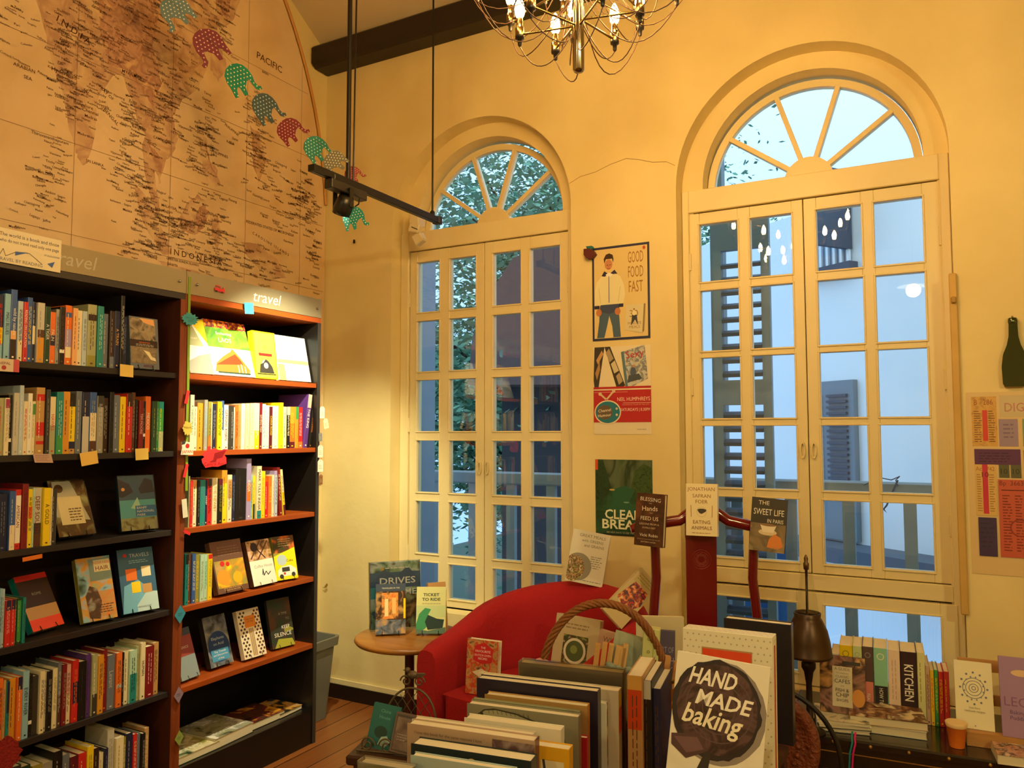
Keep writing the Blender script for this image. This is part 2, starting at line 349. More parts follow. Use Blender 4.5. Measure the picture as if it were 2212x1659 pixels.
# ------------------------------------------------------------------ the room
def wallpoly(mb, outer, holes, y0, y1, m):
    for y, flip in ((y0, False), (y1, True)):
        P = [[Vector((a,b,0)) for a,b in outer]] + [[Vector((a,b,0)) for a,b in h] for h in holes]
        fl = [p for l in P for p in l]; tri = geometry.tessellate_polygon(P)
        V = [(p.x, y, p.y) for p in fl]; Fs = []
        for t in tri:
            a, b, c = [Vector(V[i]) for i in t]; nrm = (b-a).cross(c-a)
            want = -1 if not flip else 1
            Fs.append(tuple(t) if nrm.y*want > 0 else tuple(t[::-1]))
        mb.add(V, Fs, m)
    for h in list(holes)+[outer]:
        n = len(h); V = [(a,y,b) for y in (y0,y1) for a,b in h]
        mb.add(V, [(i,(i+1)%n,n+(i+1)%n,n+i) for i in range(n)], m, False)
ZC = 2.63; RM = .555
WIN = {1: dict(cx=1.052, z0=.55), 2: dict(cx=2.697, z0=.42)}
def archhole(cx, r, z0, zc, n=36): return [(cx-r, z0), (cx+r, z0)] + circ(cx, zc, r, 0, 180, n)
X1, Y1 = 6.6, -7.0; RIDGE = 3.5; ZB = 3.78; SL = .63
mb = MB(); out = [(-.25,0),(X1,0),(X1,ZB),(-.25,ZB)]
wallpoly(mb, out, [archhole(w['cx'], RM, w['z0'], ZC) for w in WIN.values()], 0, .1, WALL)
def rearhole(cx, z0): return [(cx-.506,z0),(cx+.506,z0),(cx+.506,2.58),(cx+.46,2.5801)]+circ(cx, ZC+.02, .46, 0, 180, 36)+[(cx-.46,2.5801),(cx-.506,2.58)]
wallpoly(mb, out, [rearhole(w['cx']+.004, w['z0']) for w in WIN.values()], .1005, .227, WALL)
# hairline crack across the plaster between the arches
cr_ = [(1.60,2.74),(1.66,2.765),(1.74,2.775),(1.82,2.80),(1.90,2.815),(1.96,2.80),(2.03,2.775),(2.10,2.765),(2.14,2.74)]
for (a,b),(c,d) in zip(cr_[:-1],cr_[1:]):
    mb.add([(a,-.0008,b-.0013),(c,-.0008,d-.0013),(c,-.0008,d+.0013),(a,-.0008,b+.0013)], [(0,1,2,3)], mat('8a6428'))
struct(mb.build('wall_back'))
gab = [(Y1,0),(0,0),(0,ZB),(-RIDGE,ZB+SL*RIDGE),(Y1,ZB)]
mb = MB(); mb.prism(gab, -.25, 0, WALL, fn=lambda a,b,d: (d,a,b)); struct(mb.build('wall_left'))
mb = MB(); mb.prism(gab, X1, X1+.2, WALL, fn=lambda a,b,d: (d,a,b)); struct(mb.build('wall_right'))
mb = MB(); mb.box(-.25, X1+.2, Y1-.2, Y1, 0, ZB, WALL); struct(mb.build('wall_front'))
mb = MB(); mb.box(-.25, X1+.2, Y1-.2, .3, -.1, 0, M_planks()); struct(mb.build('floor'))
CEIL = mat((.62,.52,.34), .8, bump=.05, bscale=12)
mb = MB(); T = .12
mb.prism([(.3,ZB-SL*.3),(-RIDGE,ZB+SL*RIDGE),(Y1-.2,ZB-SL*.2*0),(Y1-.2,ZB+T),(-RIDGE,ZB+SL*RIDGE+T),(.3,ZB-SL*.3+T)], -.25, X1+.2, CEIL, fn=lambda a,b,d: (d,a,b)); struct(mb.build('ceiling'))
# dark beam at the head of the back wall
mb = MB(); mb.prism([(-.13,3.655),(-.145,3.67),(-.145,3.76),(-.13,3.775),(-.02,3.775),(-.003,3.76),(-.003,3.645),(-.11,3.645)], .012, X1-.01, mat('221a15',.5,bump=.1), fn=lambda a,b,d: (d,a,b)); struct(mb.build('trim_1'))
# skirting: dark board with a cream strip above
mb = MB(); mb.box(.001, X1, -.018, -.001, 0, .078, mat('1c1412',.4)); struct(mb.build('baseboard_back'))
mb = MB(); mb.box(.001, X1, -.012, -.001, .0785, .105, PAINT); struct(mb.build('trim_2'))

# mural map on the left wall inside its arch moulding
YA, ZA, RA, RB = -1.75, 2.55, 1.74, 2.16
def arch_z(y): 
    q = max(0, 1-((y-YA)/RA)**2); return ZA+RB*q**.46
def ceil_z(y): return ZB - SL*y - .02
ys = [-.012 - (3.46)*(1-cos(pi*i/60))/2 for i in range(61)]
poly = [(-.012,1.2)] + [(y, min(arch_z(y), ceil_z(y))) for y in ys] + [(-3.47,1.2)]
MAPM = pic(['d6b88c','dec298','e2c8a2'], 3, 4, .7)
mm = thing('mural_map', 'huge sepia map of Asia covering the upper left wall inside an arched border', 'wall map', (0,-1.75,2.5))
def mfn(y,z,d): return (.0105+d, y+1.75, z-2.5)
mb = MB(); mb.prism(poly, -.0095, 0, MAPM, fn=mfn)
INK = mat('55351f', .7); LAND = pic(['dabc90','cdaa84','bc9476','d2b08a'], 9, 6, .7); LAND2 = pic(['d2aa80','ae8066','c4977a','9a6e5c'], 14, 7, .7); GREYI = mat('9a7a58', .7)
def mp(px, py): p = at(px, py, 0, .011); return (p.y, p.z)
def mpoly(pts, m, d):
    P = [mp(*q) for q in pts]; tri = geometry.tessellate_polygon([[Vector((a,b,0)) for a,b in P]])
    mb.add([mfn(a,b,d) for a,b in P], [tuple(t) for t in tri], m)
def blob(pts, j=6, sub=4, sd=0):           # roughened coastline
    r = random.Random(sd); o = []
    for (a,b),(c,d) in zip(pts, pts[1:]+pts[:1]):
        for i in range(sub): o.append((a+(c-a)*i/sub+r.uniform(-j,j), b+(d-b)*i/sub+r.uniform(-j,j)))
    return o
lands = [[(60,-60),(95,60),(110,130),(135,200),(150,280),(165,330),(178,352),(195,335),(205,280),(212,210),(240,165),(262,160),(285,220),(300,265),(312,285),(322,330),(345,400),(352,372),(360,345),(375,330),(385,300),(372,255),(395,215),(430,190),(445,150),(440,100),(470,60),(500,50),(520,0),(500,-60)],
 [(170,318),(185,330),(190,350),(180,358),(168,340)],
 [(290,395),(312,420),(340,470),(362,520),(370,550),(350,548),(322,505),(300,455)],
 [(318,285),(330,330),(335,390),(345,450),(342,468),(325,430),(312,370),(305,310)],
 [(405,440),(425,420),(440,430),(452,460),(440,490),(420,508),(395,500),(385,475)],
 [(430,270),(445,300),(450,340),(470,370),(475,400),(455,405),(440,370),(432,330),(425,300)],
 [(340,562),(400,578),(440,590),(430,600),(360,580)],[(455,470),(470,460),(478,500),(470,540),(458,510)],
 [(520,520),(560,530),(600,560),(620,600),(590,600),(550,570),(530,545)],[(540,270),(560,290),(575,350),(560,395),(548,360),(545,310)],[(455,95),(480,110),(490,150),(470,175),(455,150)]]
for i, L in enumerate(lands): mpoly(blob(L, 2.2, 4, i), LAND, .0004+.00003*i)
for i, L in enumerate([[(210,-60),(215,60),(235,140),(270,150),(300,190),(330,230),(350,180),(330,100),(340,40),(330,-60)], [(440,440),(452,460),(440,490),(425,500),(425,460)], [(320,300),(350,350),(345,380),(322,330)], [(440,300),(455,350),(470,385),(452,360)],[(470,-40),(500,-20),(490,40),(465,20)]]): mpoly(blob(L, 3, 4, i+20), LAND2, .0008+.00003*i)
# graticule
for y in [-2.35,-2.03,-1.55,-1.08,-.62,-.22]:
    mb.add([mfn(y-.0012,1.3,.0012), mfn(y+.0012,1.3,.0012), mfn(y+.0012,min(arch_z(y),ceil_z(y))-.02,.0012), mfn(y-.0012,min(arch_z(y),ceil_z(y))-.02,.0012)], [(0,1,2,3)], GREYI)
for z in [2.33,2.72,3.1,3.47]: 
    ye = max([y for y in ys if arch_z(y) > z+.02]); mb.add([mfn(-3.4,z-.0012,.0012), mfn(ye-.01,z-.0012,.0012), mfn(ye-.01,z+.0012,.0012), mfn(-3.4,z+.0012,.0012)], [(0,1,2,3)], GREYI)
def mtext(s, px, py, hpx, rot=0, m=INK, al='c', w=None):
    a = mp(px, py); b = mp(px, py-hpx); h = abs(b[1]-a[1]); mb.text(s, mfn, a[0], a[1], h, m, rot=rot, d=.0014, al=al, w=w, bold=.004)
big = [('I N D I A',158,72,15,-.28),('PACIFIC',582,142,15,-.06),('OC',590,265,10,-.05),('I N D O N E S I A',425,562,13,0),('ARABIAN',52,150,8,0),('SEA',60,172,8,0),('BENGAL',238,255,8,-.6),('BAY OF',230,205,7,-.5),
 ('FEDERATED STATES OF MICRONESIA',585,497,6,0),('C A R O L I N E   I S L A N D S',585,530,6,-.25),('PHILIPPINE',500,283,6,-.3),('SEA',500,312,6,0),('MALDIVES',100,378,6,0),('SRI LANKA',205,355,6,0),('PHILIPPINES',475,336,6,0),
 ('Hyderabad',138,165,9,0),('Bangalore',180,233,8,0),('Chennai',195,245,8,0),('Madras',196,257,7,0),('Bangkok',300,282,7,0),('VIETNAM',382,292,6,0),('THAILAND',330,255,6,0),('MYANMAR',285,165,7,0),('MALAYSIA',365,450,6,0),('BORNEO',405,490,7,0),
 ('Jakarta',372,576,7,0),('GREATER SUNDA ISLANDS',395,568,5,0),('Singapore',362,474,6,0),('Manila',450,318,6,0),('Thiruvananthapuram',108,303,7,0),('Madurai',180,293,6,0),('Hong Kong',415,190,6,0),('Taiwan',440,130,6,0),('CAMBODIA',350,305,6,0),('BASIN',573,160,5,0)]
for s, x, y, h, r in big: mtext(s, x, y, h, r)
names = 'Kochi Pune Nagpur Surat Goa Mangalore Salem Trichy Vellore Guntur Vijayawada Kolkata Dhaka Patna Ranchi Cuttack Puri Chittagong Mandalay Yangon Bago Mawlamyine Tavoy Phuket Krabi Songkhla Penang Ipoh Melaka Medan Padang Jambi Palembang Hanoi Hue Danang Vientiane Pakse Saigon Dalat Nanning Haikou Macau Xiamen Shantou Fuzhou Taipei Tainan Laoag Baguio Legazpi Cebu Davao Zamboanga Sandakan Kuching Sibu Brunei Pontianak Balikpapan Makassar Manado Ambon Sorong Guam Saipan Palau Yap Chuuk Pohnpei Kosrae Nauru Rabaul Madang Lae Kunming Guiyang Changsha Chengdu Lhasa Thimphu Nellore Bidar Kolhapur Belgaum Hubli Mysore Colombo Kandy Galle Jaffna'.split()
rnd = random.Random(3)
clus = [(200,30,110,70,46),(300,60,100,90,50),(400,90,60,110,40),(480,40,30,60,22),(170,200,60,80,34),(130,180,30,60,12),(210,110,50,40,16),(285,250,30,80,30),(355,250,45,90,40),(300,400,30,80,24),(330,460,40,60,28),(440,320,40,80,40),(400,480,50,50,34),(460,500,50,60,34),(560,330,25,70,26),(640,440,50,60,34),(600,400,60,40,14),(570,590,60,40,18),(680,560,14,60,16),(665,440,30,60,20),(120,350,25,60,14),(90,420,40,60,10),(20,60,40,70,12),(250,370,20,50,10),(545,260,30,50,14),(330,540,60,30,24),(500,560,60,40,24),(150,100,40,60,20),(80,480,60,40,8)]
for cx, cy, sx_, sy_, n in clus:
    for i in range(int(n*1.9)):
        x = cx+rnd.gauss(0,.6)*sx_; y = cy+rnd.gauss(0,.62)*sy_; a = mp(x,y)
        if a[0] > -.06 or a[0] < -3.3 or a[1] > min(arch_z(a[0]), ceil_z(a[0]))-.06 or a[1] > arch_z(min(-.03,a[0]+.1))-.03 or y > 640: continue
        mtext(rnd.choice(names), x, y, rnd.choice([3.8,4.3,4.8,5.6]), rnd.choice([0,0,0,0,0,0,0,.25,-.15]), m=INK)
mb.build('map_sheet', mm)
tr = MB(); pts = [(.014, y, min(arch_z(y), ceil_z(y))+.008) for y in ys[2:] if arch_z(y) < ceil_z(y)+.3 and y > -1.2]
trp = [(p[0], min(p[1]+.012,-.012), p[2]) for p in pts if p[2] > 2.75]
tr.tube(trp, .009, mat('c8924e',.6), 8); struct(tr.build('trim_3'))

# ------------------------------------------------------------------ windows
def frame_cell(mb, x0, x1, z0, z1, y):       # bevelled bead round a pane, on the room side
    b = .007
    for (a0,a1,c0,c1) in ((x0,x1,z0,z0+b),(x0,x1,z1-b,z1),(x0,x0+b,z0,z1),(x1-b,x1,z0,z1)): mb.box(a0,a1,y-.006,y+.012,c0,c1,PAINT)
def leaf(win, x0, x1, z0, z1, cols, rows, y=.1, hs=0):
    t = .04; mb = MB(); xs = [x0]+[q for c in cols for q in c]+[x1]; zs = sorted([z0]+[q for r in rows for q in r]+[z1])
    for i in range(0, len(xs), 2): mb.box(xs[i], xs[i+1], y, y+t, z0, z1, PAINT)
    for c in cols:
        for i in range(0, len(zs), 2): mb.box(c[0], c[1], y+.001, y+t-.001, zs[i], zs[i+1], PAINT)
    for c in cols:
        for r in rows:
            b = .008; z_0, z_1 = min(r), max(r)
            mb.box(c[0]-b, c[1]+b, y-.005, y, z_0-b, z_0, PAINT); mb.box(c[0]-b, c[1]+b, y-.005, y, z_1, z_1+b, PAINT)
            mb.box(c[0]-b, c[0], y-.005, y, z_0, z_1, PAINT); mb.box(c[1], c[1]+b, y-.005, y, z_0, z_1, PAINT)
    o = mb.build('sash', win, bevel=.002)
    g = MB()
    for c in cols:
        for r in rows: g.box(c[0]-.004, c[1]+.004, y+.018, y+.022, min(r)-.004, max(r)+.004, GLASS)
    g.build('panes', o)
    if hs:
        hx_ = x1-.021 if hs > 0 else x0+.021; h = MB()
        P = circ(0, 0, .011, n=16, ry=.036); P = [(hx_+a, (1.42 if z0 > .8 else 1.31)+b) for a, b in P]
        n = len(P); V = [(a, y-.0005, b) for a,b in P] + [(a, y-.016, b) for a,b in P] + [(hx_+(a-hx_)*.6, y-.016, b*.8+.2*(1.42 if z0 > .8 else 1.31)) for a,b in P] + [(hx_+(a-hx_)*.5, y-.001, b*.78+.22*(1.42 if z0 > .8 else 1.31)) for a,b in P]
        h.add(V, [(k*n+i, k*n+(i+1)%n, (k+1)*n+(i+1)%n, (k+1)*n+i) for k in range(3) for i in range(n)] + [tuple(3*n+i for i in range(n))], PAINT)
        h.build('sash_pull', o)
    hg = MB()                                  # hinges on the outer stile
    xe = x0 if hs >= 0 else x1
    for zz in (z0+(z1-z0)*.14, z0+(z1-z0)*.5, z0+(z1-z0)*.86): hg.tube([(xe,y-.006,zz-.04),(xe,y-.006,zz+.04)], .005, PAINT, 8)
    hg.build('hinge_set', o)
    return o
def window(k, cx, z0, zl0, colsL, colsR, rows, lower=None, xl=None, xm=None, xr=None):
    w = bpy.data.objects.new('window_%d' % k, None); COL.objects.link(w); struct(w)
    zt = 2.527
    # casing and transom
    f = MB(); f.box(cx-RM+.002, xl-.003, .085, .15, z0+.001, zt+.11, PAINT); f.box(xr+.003, cx+RM-.002, .085, .15, z0+.001, zt+.11, PAINT)
    f.box(xl-.003, xr+.003, .085, .15, zt+.004, zt+.11, PAINT)
    f.box(xl-.003, xr+.003, .088, .15, zl0-.07, zl0-.004, PAINT)
    f.build('casing', w, bevel=.003)
    g = MB(); DK = mat('3a2412',.8); g.box(xl,xr,.128,.136,zt-.006,zt+.010,DK); g.box(xl,xr,.128,.136,zl0-.012,zl0+.006,DK); g.box(xm-.006,xm+.006,.128,.136,zl0,zt,DK); g.box(xl-.006,xl+.003,.128,.136,zl0,zt,DK); g.box(xr-.003,xr+.006,.128,.136,zl0,zt,DK); g.box(xl,xr,.118,.126,zl0-.085,zl0-.060,DK); g.build('gap_shade', w)  # dark strips added to paint the shade in the sash gaps
    leaf(w, xl, xm-.002, zl0, zt, colsL, rows, hs=1); leaf(w, xm+.002, xr, zl0, zt, colsR, rows, hs=-1)
    # fanlight
    fz = zt+.11; fr = MB(); ce = (cx+.004, fz); R1, R2 = .458, .425
    n = 40
    V = [(ce[0]+r*cos(pi*i/n), y, ce[1]+r*sin(pi*i/n)) for y in (.185,.225) for r in (R1,R2) for i in range(n+1)]; s_ = n+1
    Fs = []
    for i in range(n):
        Fs += [(i,s_+i,s_+i+1,i+1), (2*s_+i,2*s_+i+1,3*s_+i+1,3*s_+i), (s_+i,3*s_+i,3*s_+i+1,s_+i+1)]
    fr.add(V, Fs, PAINT)
    fr.box(ce[0]-R1, ce[0]+R1, .15, .225, fz-.05, fz+.012, PAINT)
    for a in (36,72,108,144):
        d = Vector((cos(rad(a)), 0, sin(rad(a)))); q = Vector((-d.z,0,d.x))*.011; c0 = Vector((ce[0],0,fz))
        A, B = c0+d*.09, c0+d*(R2+.004)
        V = [tuple(p+Vector((0,y,0))) for y in (.180,.222) for p in (A-q,B-q,B+q,A+q)]
        fr.add(V, [(3,2,1,0),(4,5,6,7),(0,1,5,4),(1,2,6,5),(2,3,7,6),(3,0,4,7)], PAINT)
    fr.prism(circ(ce[0], fz, .105, 0, 180, 20), .178, .222, PAINT, fn=lambda a,b,d: (a,d,b))
    fo = fr.build('fanlight_frame', w, bevel=.0015)
    g = MB(); g.prism(circ(ce[0], fz, R2+.003, 0, 180, 40), .200, .204, GLASS, fn=lambda a,b,d: (a,d,b)); g.build('fanlight_glass', fo)
    if lower:
        xa, xb, za, zb, cols = lower
        leaf(w, xa, xb, za, zb, cols, [(za+.05, .765)], y=.075)
    else:
        f = MB(); f.box(xl-.003, xr+.003, .09, .15, z0+.001, zl0-.071, PAINT); f.build('lower_panel', w)
    return w
rowsL = [(t-.285, t) for t in (2.462,2.126,1.791,1.453,1.117,.783)] 
rowsL = [(a, b) for a, b in rowsL if a > .45]
window(1, 1.052, .55, .44 if False else .555+.0, [(.606,.756),(.825,.994)], [(1.101,1.271),(1.326,1.499)], rowsL[:5]+[(.60,.783)], xl=.556, xm=1.047, xr=1.548)
rowsR = [(2.200,2.472),(1.875,2.157),(1.562,1.842),(1.247,1.526),(.935,1.205)]
window(2, 2.697, .42, .893, [(2.222,2.398),(2.454,2.634)], [(2.738,2.918),(2.968,3.150)], rowsR, lower=(2.176,3.226,.425,.815,[(2.245,2.622),(2.735,3.165)]), xl=2.178, xm=2.684, xr=3.212)
# yellowed wooden batten beside the right window
mb = MB(); mb.box(3.234, 3.262, -.018, -.001, .80, 2.12, mat('c8a458',.6,var=.2,vscale=6)); mb.box(3.238,3.258,-.034,-.018,2.0,2.025,mat('a5803c')); struct(mb.build('trim_4', bevel=.004))

# ------------------------------------------------------------------ bookcases
SH = [1.742, 1.425, 1.110, .795, .475, .16]     # shelf tops
XF, XBK = .48, .11
OR = woodmat('8e3e12','b0531c', 1, 6, .35); BLK = mat('1d1917', .35); EDG = woodmat('6e3013','8a4420', 2, 8, .45); INB = woodmat('3c1c10','55291a', 2, 6, .5)
HEAD = mat('a39a80', .3, .35, var=.03)
def bookcase(y0, y1, left):
    b = thing('bookcase', ('tall dark brown bookcase with charcoal shelves, left of the green ribbon' if left else 'tall black bookcase with orange-brown shelves, nearest the window wall'), 'bookcase', (XBK, y0, 0))
    W_ = y1-y0; D = XF-XBK; side = INB if left else BLK; shelf = mat('2e2b2c',.35) if left else OR; edge = mat('3a3739',.35) if left else OR
    m = MB(); m.box(0, D, 0, .022, 0, 2.045, side)
    if left: m.box(D, D+.002, 0, .022, .0, 2.045, EDG)
    m.build('side_panel', b)
    m = MB(); m.box(0, D, W_-.022, W_, 0, 2.045, side)
    if left: m.box(D, D+.002, W_-.022, W_, 0, 2.045, EDG)
    else: m.box(D, D+.001, W_-.022, W_, 0, 2.045, mat('35322f',.4))
    m.build('side_panel', b)
    if not left:
        m = MB(); m.box(D, D+.002, 0, .020, 0, 2.17, EDG); m.build('front_strip', b)
    m = MB(); m.box(0, .008, .022, W_-.022, .02, 2.045, mat('120f0e' if not left else '2a130c',.5)); m.build('back_panel', b)
    for z in SH[:-1]:
        m = MB(); m.box(.008, D-(.014 if left else .004), .0225, W_-.0225, z-.022, z, shelf); m.build('shelf', b, bevel=.001)
    m = MB(); m.box(.008, D-.004, .0225, W_-.0225, 0, SH[-1], mat('161312',.3)); m.build('plinth', b)
    m = MB(); m.box(0, D+.001, 0, W_, 2.0455, 2.07, edge); m.build('top_board', b)
    h = MB(); h.box(D-.016, D+.004, .001, W_-.001, 2.0705, 2.165, HEAD)
    fn = lambda a,q,d: (D+.004+d, a, 2.0705+q)
    if left: h.text('travel', fn, .325, .022, .052, mat('b8b3a0',.4), d=.0006, shear=.2, w=.165)
    else: h.text('travel', fn, .435, .022, .052, mat('f4f1e2',.4), d=.0006, shear=.2, w=.165)
    ho = h.build('header_sign', b, bevel=.001)
    for yy in ((.05,W_-.035)):
        s = MB(); s.lathe([(0,0),(.006,0),(.006,.008),(.004,.011),(0,.0115)], CHROME, 12, T=Matrix.Translation((D+.004,yy,2.115)) @ Matrix.Rotation(pi/2,4,'Y')); s.build('screw_cap', ho)
    return b
bookcase(-1.352, -.5485, False); bookcase(-2.158, -1.3525, True)

RP = {}
def row(name, ox, oy, sc, z, xs, start, data, depth=.135, group=None):
    # data: (right edge, top, colour, text, text colour, [(lo,hi,colour)...]) measured across the row of spines
    zmid = z+.11; prev = start; cols = []
    n = 0
    for it in data:
        xr, tp, col = it[:3]; txt = it[3] if len(it) > 3 else ''; tcol = it[4] if len(it) > 4 else ('white' if sum(lin(hx(col))[:3]) < .9 else 'charcoal'); bands = it[5] if len(it) > 5 else []
        title = it[6] if len(it) > 6 else ''
        def yof(cx):   # pixel column at the row's mid height
            p = at(ox+cx/sc, 900, 0, xs)
            for _ in range(3):
                d = p-CAM; # image y of (xs, p.y, zmid)
                q = Vector((xs, p.y, zmid))-CAM; py = 829.5 - F_PX*q.dot(_U)/q.dot(_F); p = at(ox+cx/sc, py, 0, xs)
            return p.y
        y0, y1 = yof(prev), yof(xr); h = at(ox+(prev+xr)/2/sc, oy+tp/sc, 0, xs).z - z
        h = max(.15, min(h, .285)); t = y1-y0-.0006; n += 1; prev = xr
        if it[2] == 'gap': n -= 1; continue
        size = 'slim' if t < .019 else ('thick' if t > .034 else ('tall' if h > .235 else 'medium'))
        cn = CN.get(col, col); 
        lab = '%s%s book%s, %s from the left on the %s' % ('' if title else size+' ', cn, (' titled '+title) if title else '', ORD[n-1], name)
        dx = random.Random(int(prev)).uniform(-.008,.004)
        spine_book((xs+dx, y0, z+.0003), pi/2, max(t,.006), depth, h, col, bands, txt, tcol, lab, group)
G = 'books spine-out in the bookcases'
row('left bookcase top shelf', 0, 600, 5.53, SH[0], .455, -20, [
 (55,200,'navy','','red',[(0,.25,'skyblue'),(.25,.5,'yellow')]),(130,190,'skyblue','MALI BLUES','navy'),(210,140,'blue','wild by nature','white',[(0,.3,'darkbrown'),(.3,.42,'peach')],'WILD BY NATURE'),(275,280,'paleblue','','navy',[(0,.35,'cream')]),
 (330,290,'red','READING ON LOCATION','white'),(395,235,'blue','','yellow'),(440,285,'navy','','white',[(.3,.6,'cream')]),(530,300,'lightgrey','','grey',[(0,.42,'mustard'),(.42,.55,'brown')]),
 (600,345,'darkgreen','A TIGER','white'),(670,410,'orange','PALIN','cream',[(.35,.55,'navy')]),(715,375,'grey','','navy'),(785,350,'black','','brown',[(.2,.26,'white')]),
 (865,330,'orange','','cream',[(.8,.88,'blue'),(.3,.6,'lavender'),(.12,.3,'cream')]),(925,365,'peach','','brown'),(995,390,'cream','','brown'),(1050,400,'paleblue','','slate'),
 (1160,320,'sage','','brown',[(.74,.84,'darkbrown'),(0,.18,'olive')]),(1235,340,'teal','','mint'),(1305,430,'slate','','lightgrey'),(1365,400,'darkbrown','','grey',[(0,.2,'slate')]),
 (1430,400,'navy','A TRAIN','gold',[],'TRAIN'),(1480,215,'black','','lightgrey'),(1530,470,'navy','','slate')], group=G)
row('left bookcase second shelf', 0, 800, 5.53, SH[1], .455, -20, [
 (50,330,'sage','','red'),(110,330,'cream','','grey',[(.82,.98,'magenta')]),(160,295,'black','','grey',[(.22,.28,'white')]),(230,270,'lightgrey','','grey'),(285,180,'paleblue','','white'),(340,370,'cream','','red'),
 (395,275,'white','','grey'),(440,370,'cream','','olive',[(.75,.95,'green')]),(545,205,'tan','','cream',[(.28,.48,'red'),(.8,.9,'red'),(.15,.2,'red')]),(595,230,'charcoal','','grey'),
 (670,315,'cream','HAWKS','red',[(0,.5,'sage')],'HAWKS'),(755,260,'teal','','mint',[(0,.3,'green')]),(835,255,'mustard','','brown'),(915,275,'yellow','','brown',[(.78,1,'black'),(.0,.08,'tan'),(.08,.2,'navy')]),
 (985,250,'slate','','lightgrey'),(1075,260,'navy','','lightgrey',[(0,.6,'lightgrey')]),(1160,262,'blue','','grey',[(.0,.66,'cream'),(.02,.2,'brown')]),(1240,305,'grey','','lightgrey',[(.8,1,'charcoal')]),(1305,330,'darkbrown','','grey'),
 (1360,260,'black','','charcoal'),(1440,295,'slate','','paleblue'),(1510,315,'yellow','','brown'),(1580,280,'red','','cream',[(.78,1,'darkbrown')]),(1625,265,'brown','','grey'),(1655,345,'black','','grey'),
 (1710,365,'darkred','TIM MOORE','pink'),(1750,370,'black','','grey',[(.3,.36,'white')]),(1815,312,'orange','MEXICO','white',[],'MEXICO'),(1880,370,'darkgreen','','olive'),(1905,370,'green','','cream'),(1970,375,'green','','yellow',[(0,.4,'sage'),(.85,1,'teal')])], group=G)
row('left bookcase third shelf', 0, 1020, 4.365, SH[2], .455, -10, [
 (85,205,'navy','','slate'),(145,180,'blue','','lightgrey',[(0,.42,'cream')]),(205,165,'red','AMERICAN','darkred',[(.1,.9,'white')]),(265,112,'darkred','','maroon'),(310,160,'yellow','','black',[(.5,.7,'orange')]),(325,150,'mint','','grey'),
 (405,150,'lightgrey','DEEP SOUTH','darkred',[(0,.22,'brown'),(.22,.4,'charcoal')],'DEEP SOUTH'),(475,150,'yellow','A GOLD','brown'),(490,155,'cream','','grey'),(552,160,'charcoal','','grey')], group=G)
row('left bookcase fourth shelf', 0, 1020, 4.365, SH[3], .455, -10, [
 (20,1100,'skyblue','','navy'),(48,1105,'paleblue','','navy'),(103,1215,'red','','pink',[(.78,1,'navy')]),(150,1215,'red','','pink',[(.78,1,'navy')]),(165,1235,'green','','white'),(212,1230,'darkgreen','','sage',[(.05,.95,'green')]),(243,1240,'teal','','navy')], group=G)
row('left bookcase fifth shelf', 0, 1360, 5.53, SH[4], .455, -20, [
 (35,590,'orange','','darkbrown'),(75,610,'tan','','brown'),(120,630,'teal','','navy',[(.5,1,'navy')]),(200,590,'mustard','','brown'),(265,570,'orange','','white',[(.8,1,'navy')]),(345,500,'skyblue','EVERY RIVER','navy'),(400,550,'black','','charcoal',[(.2,.26,'white')]),
 (470,560,'charcoal','','brown'),(530,500,'cream','','charcoal'),(570,510,'lightgrey','','brown'),(635,500,'black','','grey'),(695,470,'cream','','olive'),(745,400,'slate','','lightgrey',[(0,.5,'brown')]),(800,420,'darkred','','grey'),
 (860,425,'pink','','brown',[(0,.5,'cream')]),(935,370,'red','','orange',[(.3,.65,'navy')]),(1030,380,'black','','charcoal'),(1095,300,'purple','','navy'),(1165,300,'sage','','white',[(0,.35,'charcoal')]),(1235,310,'mustard','','brown'),
 (1295,250,'darkred','','orange'),(1390,310,'slate','Levant','lightgrey'),(1460,280,'orange','','brown',[(.35,.42,'lightgrey')]),(1490,280,'black','','grey'),(1545,265,'cream','','brown'),(1635,250,'mint','','black',[(.0,.55,'teal')]),
 (1675,200,'sage','','olive'),(1735,160,'cream','HUMAN','charcoal'),(1840,200,'darkred','','pink'),(1910,160,'tan','','brown')], group=G)
row('left bookcase bottom shelf', 0, 1360, 5.53, SH[5], .455, 100, [
 (240,1640,'charcoal','','grey'),(370,1640,'darkgreen','','grey'),(500,1620,'olive','','cream'),(640,1600,'grey','','charcoal'),(750,1460,'black','','lightgrey'),(840,1500,'slate','','pink'),(940,1520,'maroon','','tan'),(1040,1480,'red','','cream'),
 (1120,1400,'yellow','','olive'),(1190,1420,'darkbrown','','grey'),(1250,1480,'cream','','grey'),(1290,1420,'navy','','grey'),(1375,1200,'lightgrey','','grey'),(1470,1290,'cream','','olive'),(1510,1290,'olive','','cream'),(1585,1240,'navy','','grey'),
 (1635,1250,'red','','cream'),(1690,1250,'slate','','grey'),(1735,1240,'black','','grey'),(1790,1180,'tan','','cream')], group=G)
